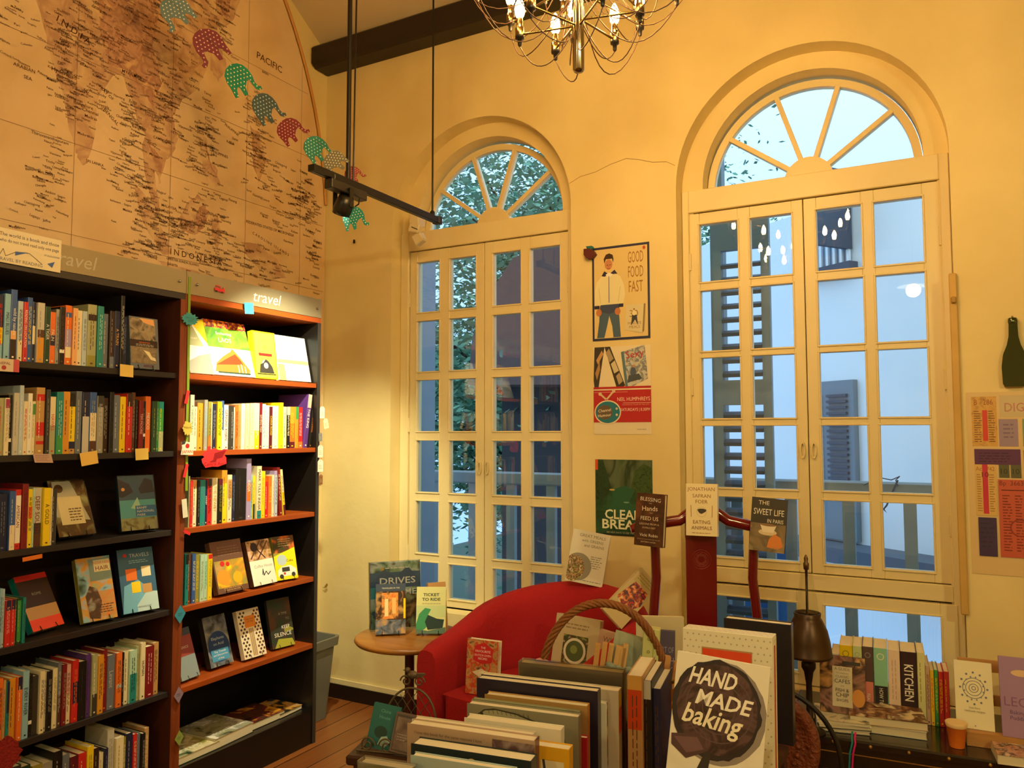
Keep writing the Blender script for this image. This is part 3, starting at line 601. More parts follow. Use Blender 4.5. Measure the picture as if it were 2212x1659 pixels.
row('right bookcase second shelf', 380, 830, 5.026, SH[1], .455, 160, [
 (205,115,'cream','A SHADOW FALLS','teal',[],'SHADOW FALLS'),(245,190,'cream','','brown',[(.9,1,'brown')]),(305,205,'mustard','','black'),(345,170,'grey','','skyblue'),(385,190,'olive','','brown',[(0,.3,'orange')]),(410,200,'cream','','black'),
 (450,215,'navy','','grey'),(500,190,'yellow','','black'),(535,180,'blue','','white',[(0,.4,'white')]),(585,225,'white','GENGHIS KHAN','darkred'),(625,235,'charcoal','','grey'),(650,250,'white','','grey'),(690,230,'orange','','darkred'),
 (725,225,'tan','','orange'),(765,210,'white','','cream'),(805,210,'cream','','tan'),(850,208,'cream','','yellow'),(910,205,'mint','','white',[(0,.4,'yellow')]),(945,200,'darkred','SAVING FISH','cream'),(985,215,'white','','teal'),(1025,230,'white','','grey'),
 (1060,245,'maroon','CHINA ROAD','yellow',[],'CHINA ROAD'),(1125,235,'white','','sage'),(1165,200,'yellow','','mustard'),(1205,245,'cream','','charcoal'),(1245,245,'black','','cream',[(.8,1,'cream')]),(1305,245,'orange','','yellow',[(.6,1,'mustard'),(0,.15,'maroon')]),
 (1340,245,'mustard','','green',[(.7,1,'green')]),(1390,250,'red','','white',[(0,.15,'orange')])], group=G)
row('right bookcase third shelf', 380, 830, 5.026, SH[2], .455, 135, [
 (150,1000,'sage','','grey'),(185,1050,'red','','gold'),(235,1040,'peach','','brown',[(0,.85,'cream')]),(265,1050,'black','','grey'),(325,1040,'teal','','slate'),(355,1045,'navy','SYDNEY','white',[],'SYDNEY'),(405,1030,'red','','black',[(.85,1,'charcoal')]),
 (460,1020,'cream','THE NEWBY','tan'),(510,1030,'black','','olive',[(.85,1,'maroon')]),(570,935,'mustard','','brown',[(0,.75,'yellow')]),(620,985,'cream','','brown',[(.5,.9,'tan')]),(660,990,'navy','','slate'),(778,920,'black','','charcoal'),
 (828,810,'lavender','INDIA','white',[(.3,.6,'orange')],'INDIA'),(845,985,'skyblue','','navy'),(873,1000,'yellow','','black',[(0,.35,'darkgreen')]),(925,890,'cream','MARK TULLY INDIA','brown',[(0,.15,'teal')]),(975,945,'yellow','','mustard'),(1015,1060,'red','','cream'),
 (1050,1000,'orange','CHINA A-Z','yellow',[],'CHINA A-Z'),(1075,985,'cream','','grey'),(1110,940,'lavender','','navy',[(.0,.9,'paleblue')])], group=G)
row('right bookcase fourth shelf', 380, 1140, 4.61, SH[3], .455, 88, [
 (125,265,'teal','','navy',[(.8,1,'black')]),(165,260,'brown','','orange'),(205,265,'blue','','cream'),(245,270,'olive','','yellow'),(285,270,'mint','','olive'),(320,270,'mint','','green'),(365,265,'yellow','','olive',[(.9,1,'red')])], group=G)
# two pairs of leaning books at the ends of rows
def lean_book(q, z, t, h, col, tcol, txt, lab, lean, bands=[], d=.15):
    p = at(*q, 0, .455); spine_book((.455, p.y, z+.0006+ (max(0, -sin(lean))*0)), pi/2, t, d, h, col, bands, txt, tcol, lab, G, lean=lean)
lean_book((655,966), SH[1], .028, .265, 'purple', 'white', 'THE KING', 'tall purple book leaning right at the end of right bookcase second shelf', rad(7), [(.75,1,'pink')], d=.2)
lean_book((667.5,966), SH[1], .014, .205, 'black', 'orange', 'ON A BURMESE', 'thin black book with orange lettering, leaning right beside the purple book', rad(7))
lean_book((604,1113), SH[2], .018, .225, 'darkred', 'cream', '', 'dark red book leaning left, second shelf row below the purple book', -rad(5), d=.16)
lean_book((612.5,1111), SH[2], .016, .215, 'yellow', 'maroon', '', 'yellow and white book leaning on the dark red one, third shelf end', -rad(7), [(0,.22,'maroon'),(.5,1,'cream')])

# face-out books on the shelves
def shelf_face(ox, oy, sc, bl, br, z, h, items, lab, tilt=.3, t=.02, base='white', spinec=None, stand=True, slab=None, wrap=False, spine_items=(), lift=.006, gloss=.3):
    ax_, av_ = (0, XF-.03) if z > 1.2 else (2, z+lift)
    a = at(ox+bl[0]/sc, oy+bl[1]/sc, ax_, av_); b = at(ox+br[0]/sc, oy+br[1]/sc, ax_, av_)
    c = (a+b)/2; v = b-a; w = v.length; rz = math.atan2(v.y, v.x)
    mx = XF-.012-(0.5*abs(sin(rz-pi/2))*w)
    c.x = min(max(c.x, .34), mx); c.z = z+lift+(.0 if stand else sin(tilt)*t)
    if stand: c.z = z+.006+sin(tilt)*t
    o = face_book(c, rz, tilt, w, h, t, items, lab, base, spinec, wrap=wrap, spine_items=spine_items, gloss=gloss)
    if stand:
        n = Vector((sin(rz), -cos(rz), 0)) # outward
        e = c - n*(t*cos(tilt)+.0) ; e.z = z
        easel((e.x, e.y, z), rz, tilt, w*.5, h*.55 if h < .2 else h*.5, slab or ('wire stand holding the ' + lab.split(' book')[0][:46] + ' book'), 'wire book stands in the bookcases')
    return o
A = (340,560,3.771); B = (380,1140,4.61); Cc = (0,1020,4.365); L1 = (0,600,5.53)
shelf_face(*A, (268,930),(462,932), SH[0], .255, [('p',[(.35,1),(1,1),(1,.55)],'yellow'),('p',[(0,1),(.35,1),(.8,.5),(0,.5)],'sage'),('p',[(0,.0),(1,.0),(1,.38),(.5,.32),(0,.2)],'grey'),('t','ONE',.35,.85,.03,'white'),('t','COAST',.45,.62,.03,'white'),('c',.15,.42,.14,'white')],
 'grey and yellow landscape book, face-out beside the green ribbon, top of right bookcase', base='white', stand=False, tilt=.32, lift=.001)
shelf_face(*A, (462,938),(800,948), SH[0], .262, [('r',0,0,1,1,'white'),('r',0,.72,1,1,pic(['red','navy','orange','yellow'],60)),('r',0,.5,1,.86,pic(['3d8a3c','7ab03a','5c8a30'],14)),('r',0,.0,1,.5,'paleblue'),
  ('p',[(.05,.06),(.12,.22),(.3,.34),(.5,.44),(.55,.5),(.62,.44),(.7,.36),(.9,.12),(.86,.05)],'orange'),('p',[(.1,.18),(.5,.36),(.6,.4),(.72,.28),(.75,.22)],'b03a10'),('l',[(.62,.05),(.62,.2)],.02,'white'),('l',[(.7,.05),(.7,.22)],.02,'white'),('l',[(.78,.05),(.78,.18)],.02,'white'),('l',[(.12,.05),(.88,.05)],.03,'darkgreen'),
  ('t','Enchanting',.42,.72,.055,'white'),('t','LAOS',.42,.6,.085,'white')], 'book titled Enchanting LAOS with an orange temple cover, face-out on the top shelf', tilt=.32, stand=False, lift=.002)
shelf_face(*A, (800,985),(985,990), SH[0], .225, [('r',.06,.03,.94,.97,'f4e04c'),('t','INDIA',.5,.80,.05,'olive'),('t','50',.5,.64,.07,'brown'),('r',.22,.48,.8,.54,'red'),('c',.5,.28,.2,'cream'),('p',[(.2,.12),(.25,.3),(.4,.34),(.5,.42),(.62,.38),(.78,.26),(.85,.12)],'charcoal'),('c',.5,.28,.1,'lightgrey'),('l',[(.1,.1),(.9,.1)],.03,'black')],
 'yellow book with a steam locomotive drawing, face-out on the top shelf', base='yellow', tilt=.14, t=.03, stand=False, lift=.002)
shelf_face(*A, (1000,1002),(1252,1004), SH[0], .225, [('r',0,.5,1,1,'paleblue'),('r',0,.0,1,.6,'white'),('r',.0,.38,1,.46,'sage'),('r',.0,.0,.2,.35,'peach'),('t','A BRIEF JOURNEY',.5,.88,.03,'slate')],
 'pale blue and white book, last face-out book on the top shelf by the wall', tilt=.22, t=.025, stand=False, lift=.002)
shelf_face(*L1, (1562,1090),(1905,1106), SH[0], .205, [('r',.02,.55,.9,.98,pic(['5c5044','8a7c64','a89a80','4a4038'],22)),('p',[(.35,.98),(.85,.98),(.88,.85),(.5,.9)],'peach'),('r',.0,.42,.96,.55,'darkbrown'),('dots',.03,.53,.95,.56,14,1,.03,'black'),('dots',.03,.41,.95,.44,14,1,.03,'black'),('t','SEPARATION',.5,.49,.03,'orange'),('lines',.2,.43,.9,.48,2,'lightgrey'),('r',.02,.1,.9,.42,pic(['6a5c4c','94866c','7a6c58'],30)),('p',[(.45,.36),(.6,.26),(.7,.18),(.88,.16),(.86,.22),(.74,.24),(.66,.33)],'cream'),('t','AFRICA',.62,.03,.05,'darkred')],
 'brown sepia photo book face-out on the left bookcase top shelf', base='slate', tilt=.1, t=.03)
shelf_face(*Cc, (560,648),(900,606), SH[2], .215, [('r',.0,.0,1,1,pic(['charcoal','brown','sage'],20)),('p',[(.05,.35),(.1,.98),(.6,.98),(.95,.25)],'lightgrey'),('r',.15,.2,.8,.7,'cream'),('c',.25,.85,.12,'brown'),('lines',.4,.25,.78,.5,5,'brown')],
 'plastic-wrapped silver book shining on the left bookcase third shelf', tilt=.42, t=.03, wrap=True, base='charcoal')
shelf_face(*Cc, (1152,580),(1492,548), SH[2], .215, [('r',0,.52,1,1,'3b6288'),('p',[(0,.95),(.3,.85),(.4,.7),(.1,.6),(0,.62)],'navy'),('p',[(.55,.75),(.75,.95),(.95,.9),(1,.68),(.6,.66)],'navy'),('r',0,.22,1,.55,'5fb6c8'),('r',.0,.0,1,.22,pic(['brown','sage','grey'],24)),('p',[(.3,.4),(.5,.6),(.6,.35)],'mint'),('r',.42,.24,1,.44,'2f78b8'),('t','BANFF',.46,.38,.045,'white','l'),('t','NATIONAL',.46,.315,.045,'white','l',0,.5),('t','PARK',.46,.25,.045,'white','l'),('c',.12,.75,.05,'peach')],
 'blue BANFF NATIONAL PARK guide face-out on a wire stand', tilt=.28, t=.03, base='3b6288', wrap=True)
shelf_face(*Cc, (312,1550),(605,1466), SH[3], .205, [('r',0,0,1,1,'darkbrown'),('r',0,.9,1,1,'red'),('r',0,.2,1,.42,'tan'),('r',0,0,1,.2,'f04a1c'),('t','ROME',.5,.62,.05,'grey')],
 'dark book titled ROME with a bright orange band, leaning back on fourth shelf', tilt=.5, t=.03, base='darkbrown', spinec='teal')
shelf_face(*Cc, (788,1450),(1110,1386), SH[3], .235, [('r',0,0,1,1,pic(['sage','mustard','skyblue','darkgreen'],12)),('r',.35,.05,1,.45,pic(['orange','tan','orange'],18)),('r',.35,.62,1,.97,'7f9a9a'),('r',.5,.76,.98,.95,'cream'),('t','HAIR',.74,.78,.07,'darkred'),('t','INDIA HERE',.74,.88,.04,'orange'),('p',[(.2,.05),(.15,.4),(.3,.55),(.5,.5),(.6,.3),(.5,.02)],pic(['charcoal','brown','grey'],30)),('lines',.5,.1,.95,.25,4,'brown')],
 'orange and green travel book with a motorbike rider, face-out on fourth shelf', tilt=.34, t=.028, base='sage', spinec='olive')
shelf_face(*Cc, (1165,1365),(1502,1302), SH[3], .245, [('r',0,0,1,1,'33648c'),('p',[(0,.0),(.1,.42),(.5,.5),(1,.2),(1,0)],'6fb4dc'),('p',[(.4,.1),(.7,.3),(1,.28),(1,.0),(.4,.0)],'b8d8e4'),('r',.18,.5,.48,.68,'orange'),('r',.62,.54,.88,.7,'cream'),('r',.3,.3,.55,.47,'yellow'),('r',.6,.28,.86,.42,'tan'),('t','TRAVELS',.6,.86,.06,'paleblue'),('lines',.3,.76,.9,.82,2,'skyblue'),('c',.2,.9,.05,'red'),('t','ANTHOLOGY',.6,.06,.025,'slate')],
 'blue book with four small square pictures, face-out on fourth shelf', tilt=.3, t=.03, base='33648c', spinec='navy')
shelf_face(*B, (440,692),(745,622), SH[3], .225, [('r',0,0,1,1,'6b4a3a'),('r',.04,.1,.98,.62,pic(['yellow','mustard','olive','tan'],14)),('c',.25,.3,.2,'mustard'),('c',.7,.26,.15,'e8b020'),('c',.28,.56,.07,'red'),('c',.45,.54,.06,'red'),('lines',.2,.7,.9,.9,4,'8a6a55'),('lines',.2,.03,.95,.1,2,'tan')],
 'brown cookbook-like book with yellow fruit and red flowers, face-out fourth shelf', tilt=.3, t=.03, base='6b4a3a')
shelf_face(*B, (778,606),(1008,552), SH[3], .205, [('r',0,.55,1,1,pic(['brown','tan','pink'],26)),('l',[(.1,.6),(.6,.98)],.05,'brown'),('l',[(.4,.58),(.9,.95)],.05,'brown'),('l',[(.2,.95),(.7,.58)],.04,'darkbrown'),('c',.3,.85,.15,'darkbrown'),('r',0,0,1,.55,'white'),('t','Coffee House',.55,.38,.07,'grey'),('l',[(.45,.22),(.5,.34),(.5,.2),(.62,.28),(.68,.2),(.8,.26)],.03,'black')],
 'white book with brown lattice photo, middle of three face-out fourth shelf books', tilt=.3, t=.025, base='brown')
shelf_face(*B, (1010,543),(1225,508), SH[3], .205, [('r',0,0,1,1,'olive'),('r',0,.62,1,1,pic(['darkgreen','brown','orange'],18)),('p',[(0,.0),(0,.55),(1,.72),(1,0)],'f2e31e'),('lines',.25,.75,.9,.95,4,'sage'),('c',.35,.45,.22,'paleblue'),('t','Cuba',.7,.4,.06,'black'),('p',[(.1,.08),(.1,.22),(.3,.3),(.7,.32),(.95,.22),(.95,.08)],'white'),('r',.3,.18,.65,.28,'charcoal'),('c',.8,.1,.09,'charcoal'),('c',.25,.08,.09,'charcoal'),('c',.4,.14,.05,'red')],
 'green and yellow book with a white vintage car, face-out fourth shelf', tilt=.27, t=.02, base='olive')
shelf_face(*B, (62,1550),(240,1478), SH[4], .205, [('r',0,0,1,.45,'8a9aa0'),('r',0,.45,1,.85,'9a4238'),('r',0,.85,1,1,'44505c'),('t','VENICE',.5,.6,.05,'cream')], 'grey and red book in the left corner of right bookcase fifth shelf', tilt=.34, t=.02, base='8a9aa0', slab='wire stand holding the grey and red corner book on fifth shelf')
shelf_face(*B, (352,1426),(575,1352), SH[4], .215, [('r',0,0,1,1,pic(['charcoal','slate','grey'],24)),('c',.5,.38,.46,'1c3d78',.54),('r',.12,.1,.88,.33,'4a9ad0'),('t','Elephants',.5,.5,.06,'paleblue'),('t','on Acid',.5,.41,.06,'paleblue'),('t','The Travels',.5,.26,.045,'white'),('t','and Discoveries',.5,.2,.04,'white'),('t','of Asia',.5,.13,.04,'white')], 'dark book with a round blue picture, face-out on fifth shelf', tilt=.32, t=.028, base='charcoal')
shelf_face(*B, (688,1336),(905,1268), SH[4], .215, [('r',0,0,1,1,'eee2c8'),('dots',.05,.03,.35,.97,2,14,.055,'3c2c24'),('dots',.68,.03,.98,.97,2,14,.055,'5a2c1c'),('r',.4,.03,.62,.6,'d6bc94'),('l',[(.44,.03),(.44,.6)],.015,'brown'),('l',[(.51,.03),(.51,.6)],.015,'brown'),('l',[(.58,.03),(.58,.6)],.015,'brown'),('r',.28,.62,.76,.86,'e0862c'),('t','THE WAY',.52,.77,.035,'brown'),('t','OF THE',.52,.72,.035,'brown')], 'cream book with brown tile pattern and orange label, face-out on fifth shelf', tilt=.32, t=.025, base='eee2c8')
shelf_face(*B, (966,1226),(1190,1167), SH[4], .225, [('r',0,0,1,1,pic(['darkgreen','charcoal','brown'],14)),('p',[(.1,.0),(.3,.18),(.9,.14),(1,0)],'a8a83c'),('p',[(.6,.36),(.8,.4),(1,.34),(1,.3),(.6,.3)],'olive'),('t','A TIME',.62,.66,.05,'grey'),('t','TO',.8,.54,.05,'grey'),('t','KEEP',.68,.37,.07,'white'),('t','SILENCE',.52,.22,.085,'white')], 'dark green book titled A TIME TO KEEP SILENCE, face-out on fifth shelf', tilt=.27, t=.02, base='charcoal')
# flat picture books on the plinth of the right bookcase
for i, (px, py, w, d, n, cols, lab, tt) in enumerate([(452,1632,.30,.25,2,['darkgreen','sage','cream','olive'],'large landscape picture book titled ENGLAND lying flat by the green diamond','ENGLAND'),(520,1590,.26,.24,3,['charcoal','sage','grey','white'],'grey landscape picture book lying flat, second on bookcase plinth','SCOTLAND'),
   (598,1553,.24,.2,2,['black','brown','maroon','mustard'],'dark picture book with yellow shapes lying flat, third on the plinth',''),(655,1535,.18,.2,1,['black','charcoal','mustard','grey'],'small dark picture book lying flat at the window end of plinth','')]):
    p = at(px, py, 2, SH[5]+.03); b = thing('picture_book', lab, 'book', (.33, p.y, SH[5]+.0005), (0,0,pi/2+rad(3*(i%2)))) ; t = .012*n+.008
    m = MB(); m.box(-w*.42, w*.42, -d/2, d/2, t-.002, t, pic(cols, 16)); m.box(-w*.42, w*.42, -d/2, d/2, 0, .002, cols[0]); m.box(-w*.42, w*.42, d/2-.002, d/2, .002, t-.002, cols[0])
    if tt: m.text(tt, lambda a,q,e: (a,q,t+e), 0, -d*.36, .022, mat('white'), d=.0004)
    m.build('cover', b); m = MB(); m.box(-w*.41, w*.41, -d/2+.002, d/2-.0025, .0022, t-.0022, PAGES); m.build('pages', b)

# ------------------------------------------------------------------ ribbon, tags and notes on the bookcases
GN = 'sticky notes on the bookcases'
def sheet(name, label, cat, pts, th, items, base, ax=0, val=.49, group=None, curl=0, w=None, h=None, rot=0, tilt=0, center=None, parent=None):
    """a small flat card standing in the plane axis=val; centre from the photo; w,h metres"""
    c = at(*center, ax, val); rz = pi/2 if ax == 0 else 0
    o = thing(name, label, cat, c, (tilt, 0, rz), group)
    P = pts or [(-w/2,-h/2),(w/2,-h/2),(w/2,h/2),(-w/2,h/2)]
    cs, sn = cos(rot), sin(rot); R_ = lambda a,b: (a*cs-b*sn, a*sn+b*cs)
    W_, H_ = w or (max(p[0] for p in P)-min(p[0] for p in P)), h or (max(p[1] for p in P)-min(p[1] for p in P))
    m = MB(); m.prism([R_(*p) for p in P], 0, th, base if not isinstance(base, str) else mat(base,.7), fn=lambda a,b,d: (a, -d - curl*max(0,(-b))**2*20, b))
    def fn(a,q,d):
        x, y = R_(a-W_/2, q-H_/2); return (x, -th-d - curl*max(0,(-y))**2*20, y)
    art(m, items, W_, H_, fn); m.build('card', o); return o
def star(n, r0, r1, sd=1, ax=1, ay=1):
    r = random.Random(sd); return [((r0 if i%2 else r1)*r.uniform(.85,1.1)*cos(2*pi*i/n)*ax, (r0 if i%2 else r1)*r.uniform(.85,1.1)*sin(2*pi*i/n)*ay) for i in range(n)]
rb = thing('green_ribbon', 'long green ribbon hanging down the divider between the two bookcases', 'ribbon', (.486, -1.335, 1.2))
m = MB(); pr = [(at(410,598,0,.486)),(at(408,700,0,.486)),(at(406,850,0,.486)),(at(404,940,0,.488)),(at(402,1060,0,.486))]
for a, b in zip(pr[:-1], pr[1:]):
    a = a-Vector((.486,-1.335,1.2)); b = b-Vector((.486,-1.335,1.2)); m.box(-.0006,.0006,-.006,.006,0,1, mat('7d9a24',.5), T=Matrix(((1,0,0,a.x),((b.x-a.x)*0,1,(b.y-a.y),a.y),(0,0,(b.z-a.z),a.z),(0,0,0,1))))
m.build('ribbon', rb)
sheet('paper_tag','teal splash-shaped paper tag at the top of the green ribbon','tag', star(26,.026,.034,2,1.35,.8), .001, [('t','MIDDLE',.5,.5,.16,'2a6a70'),('t','EAST',.55,.28,.16,'2a6a70')], '3f9aa6', center=(410,689), val=.496)
for i, (x, y, w, h, r, lab) in enumerate([(404,858,.016,.055,-.2,'red paper strip clipped on the green ribbon beside the second shelf'),(401,1017,.014,.055,-.25,'red paper strip on the ribbon below the Japan tag'),(404,1150,.035,.012,-.5,'small red ribbon end at the third shelf edge')]):
    sheet('red_strip', lab, 'tag', None, .0008, [], 'd8232a', center=(x,y), w=w, h=h, rot=r, val=.495)
sheet('durian_tag','yellow spiky round tag hanging above the Japan tag','tag', star(24,.020,.024,4,1,1.3), .001, [('t','Malaysia',.5,.45,.14,'6b5212')], 'c8b04a', center=(405,925), val=.500)
sheet('country_tag','cream tag with a red disc reading JAPAN','tag', [(-.03,-.028),(.03,-.03),(.028,.0),(.03,.026),(.005,.022),(-.012,.028),(-.028,.022),(-.024,0)], .001, [('c',.52,.62,.16,'c8282a'),('t','JAPAN',.5,.05,.22,'d0401c'),('p',[(.05,.95),(.4,.98),(.3,.75),(.06,.7)],'charcoal')], 'e2dccb', center=(404,967), val=.505)
sheet('country_tag','large ragged red paper tag covering the second shelf edge','tag', [(-.062,-.018),(-.045,-.04),(-.01,-.036),(.02,-.038),(.05,-.03),(.064,-.026),(.062,.0),(.05,.012),(.07,.034),(.05,.036),(.03,.03),(.0,.04),(-.02,.036),(-.022,.05),(-.038,.048),(-.04,.03),(-.055,.024),(-.062,.012),(-.05,.005),(-.066,-.004)], .001, [('t','Central Asia',.5,.14,.17,'7a0d12'),('p',[(.3,.3),(.45,.42),(.5,.72),(.95,.86),(.8,.5),(.6,.45),(.55,.3)],'8a1218')], 'e0262c', center=(463,989), val=.500)
sheet('paper_tag','white paper tag hanging low beside the third shelf','tag', None, .0006, [], 'd8d6c6', center=(399,1098), w=.024, h=.075, rot=.12, val=.493)
for x, y, w, h, r, c, lab in [(273,801,.056,.046,-.03,'e6c867','yellow sticky note on the left bookcase top shelf edge'),(192,990,.066,.047,.14,'e8c263','yellow sticky note in the middle of the second shelf edge'),(306,981,.056,.044,.03,'ecd06c','yellow sticky note right of the middle one on second shelf edge')]:
    sheet('sticky_note', lab, 'note', None, .0005, [('lines',.1,.1,.9,.6,4,'a98f4a'),('t','NEW STOCK',.5,.72,.14,'7a6432')], c, center=(x,y), w=w, h=h, rot=r, val=.474, group=GN, curl=.3)
sheet('sticky_note','faded pink note curling off the second shelf edge','note', None, .0005, [('lines',.1,.1,.9,.9,4,'8a6a60')], 'b89a8c', center=(93,990), w=.062, h=.034, rot=-.05, val=.482, tilt=-.5)
sheet('shelf_card','white and red card on the left bookcase top shelf edge','card', None, .0008, [('r',.75,0,1,1,'c8505a'),('t','NEPAL',.38,.55,.22,'8a3a40'),('c',.35,.3,.1,'b03a40')], 'd9c8b0', center=(16,789), w=.075, h=.042, val=.486)
sheet('shelf_card','orange strip card under the third shelf of left bookcase','card', None, .0008, [], 'e07820', center=(70,1205), w=.065, h=.014, val=.486, rot=.06)
for x, y, c, lab, s in [(389,1327,'2f8fae','blue diamond paper at the fourth shelf level of divider',.052),(386,1501,'8f7a98','mauve diamond paper at the fifth shelf level of divider',.045),(387,1594,'8aa04a','green diamond paper lowest on the bookcase divider',.042)]:
    sheet('paper_diamond', lab, 'note', [(-s*.5,0),(0,-s*.72),(s*.5,0),(0,s*.72)], .0006, [('lines',.3,.4,.7,.6,2,'4a5a60')], c, center=(x,y), val=.492)
sheet('sticky_note','bright blue note on the header of the right bookcase','note', None, .0006, [('lines',.15,.3,.9,.8,3,'2a86b0')], '3fa9d6', center=(538,666), w=.052, h=.050, rot=.1, val=.493)
tk = sheet('toy_cutout','small red jeep cutout on the right header beside the ribbon','decoration', [(-.024,-.009),(.027,-.013),(.027,.002),(.018,.012),(.016,.004),(.006,.002),(.006,.013),(-.02,.016),(-.02,.012),(.002,.010),(.002,.003),(-.02,.006),(-.026,.003)], .002, [('c',.18,.14,.09,'black'),('c',.75,.06,.09,'black')], 'd83a34', center=(474,625), val=.488)
sheet('quote_card','white handwritten card about the world being a book, on left header','card', None, .001, [('t','The world is a book and those',.5,.78,.11,'navy'),('t','who do not travel read only one page',.5,.58,.10,'navy'),('t','TRAVEL BY READING',.36,.06,.10,'slate'),('l',[(.05,.2),(.1,.4),(.14,.2),(.3,.38),(.5,.4),(.7,.15)],.008,'charcoal'),('p',[(.28,.26),(.48,.42),(.28,.38)],'blue'),('p',[(.78,.2),(.9,.3),(.86,.1)],'blue'),('t','ST AUGUSTINE',.85,.42,.05,'slate')], 'e4d9ba', center=(64,541), w=.215, h=.115, rot=-.005, val=.4865)
# string of luggage tags on the right end of the bookcase
tg = thing('tag_string', 'white string tied to the right bookcase end, carrying small tags', 'string', at(697,850,0,.49), 0)
m = MB(); o0 = Vector(tg.location); pts = [at(x,y,0,.489)-o0 for x,y in ((695,852),(697,878),(701,910),(696,950),(693,1000),(692,1030))]; m.tube(pts, .0010, mat('b8b09a'), 6); m.build('string', tg)
for i, (x, y, c, w, h, r, lab) in enumerate([(696,891,'f4f0dc',.034,.058,0,'white luggage tag, topmost on the string at bookcase end'),(704,915,'efe7c0',.034,.05,.25,'cream luggage tag, second from top, tilted over the wall side'),(692,944,'7c7f80',.024,.042,0,'grey luggage tag in the middle of the tag string'),(692,975,'f1ecda',.036,.06,0,'white luggage tag above the lowest pair on the string'),(692,1006,'f3efe0',.038,.06,0,'white luggage tag just above the small brown one'),(693,1036,'8a5a36',.024,.048,0,'small brown luggage tag lowest on the string')]):
    k = w*.25; sheet('luggage_tag', lab, 'tag', [(-w/2,-h/2),(w/2,-h/2),(w/2,h/2-k),(w/2-k,h/2),(-w/2+k,h/2),(-w/2,h/2-k)], .0008, [('ring',.5,.88,.1,.05,'c9b48a'),('lines',.15,.2,.85,.6,3,'b0a890')], c, center=(x,y), rot=r, val=.4895+.0012*i)
sheet('red_pouch','soft red woollen pouch hanging at the lower left edge','pouch', star(20,.045,.055,9), .03, [], mat('8e1a14',.9,bump=.8,bscale=120), center=(2,1628), val=.487)

# ------------------------------------------------------------------ track light, garland
tl = thing('track_light', 'black ceiling-hung track rail with one lit spotlight', 'track light', (1.1,-.862,2.513))
m = MB(); m.box(-.017,.017,-.43,.43,-.012,.014,IRON); m.box(-.006,.006,-.425,.425,-.0135,-.012,BLACKM); m.build('rail', tl, bevel=.002)
m = MB(); m.box(-.02,.02,.415,.445,-.016,.02,IRON); m.build('end_cap', tl, bevel=.003)
zr = ZB-SL*(-1.08)-2.513
m = MB(); m.tube([(0,-.217,.012),(0,-.217,zr)], .0095, IRON, 8); m.tube([(.004,-.19,.012),(.012,-.19,.9),(.006,-.19,zr)], .0035, BLACKM, 6); m.build('hanging_rod', tl)
zr2 = ZB-SL*(-.474)-2.513
m = MB(); m.tube([(0,.388,.012),(0,.388,zr2)], .0045, IRON, 8); m.lathe([(.012,0),(.012,.02),(.005,.028)], IRON, 12, c=(0,.388,.012)); m.build('hanging_rod', tl)
m = MB(); m.box(-.022,.022,-.335,-.12,-.052,-.0125,mat('221f1d',.4)); m.build('adapter_box', tl, bevel=.003)
hd = Vector((1.09,-1.095,2.405))-Vector(tl.location); aim = (Vector((.45,-.76,1.30))-Vector((1.09,-1.095,2.405))).normalized()
Rm = aim.to_track_quat('Z','Y').to_matrix().to_4x4(); Tm = Matrix.Translation(hd) @ Rm
m = MB(); prof = [(.0,-.055),(.026,-.055),(.034,-.03),(.040,0),(.040,.022),(.036,.022),(.034,0),(.02,-.01),(0,-.012)]; m.lathe([(.001,-.055)]+prof[1:-1]+[(.001,-.012)], BLACKM, 24, T=Tm); sh = m.build('lamp_head', tl)
m = MB(); m.lathe([(.001,-.004),(.026,-.004),(.026,-.002),(.001,-.002)], mat((1,.86,.6),.5,emit=60), 20, T=Tm); m.build('bulb', sh)
m = MB()
for sgn in (-1,1): m.box(sgn*.043-.002, sgn*.043+.002, -.012,.012, 0,.075, BLACKM, T=Matrix.Translation(hd))
m.box(-.045,.045,-.012,.012,.073,.077,BLACKM,T=Matrix.Translation(hd)); m.build('yoke', tl)
m = MB(); h0 = hd; m.tube([(h0.x+.04,h0.y+.01,h0.z+.06),(h0.x+.05,h0.y+.04,h0.z+.05),(h0.x+.03,h0.y+.06,h0.z+.03),(h0.x+.01,h0.y+.03,h0.z+.0)], .003, BLACKM, 6); m.build('cable', tl)

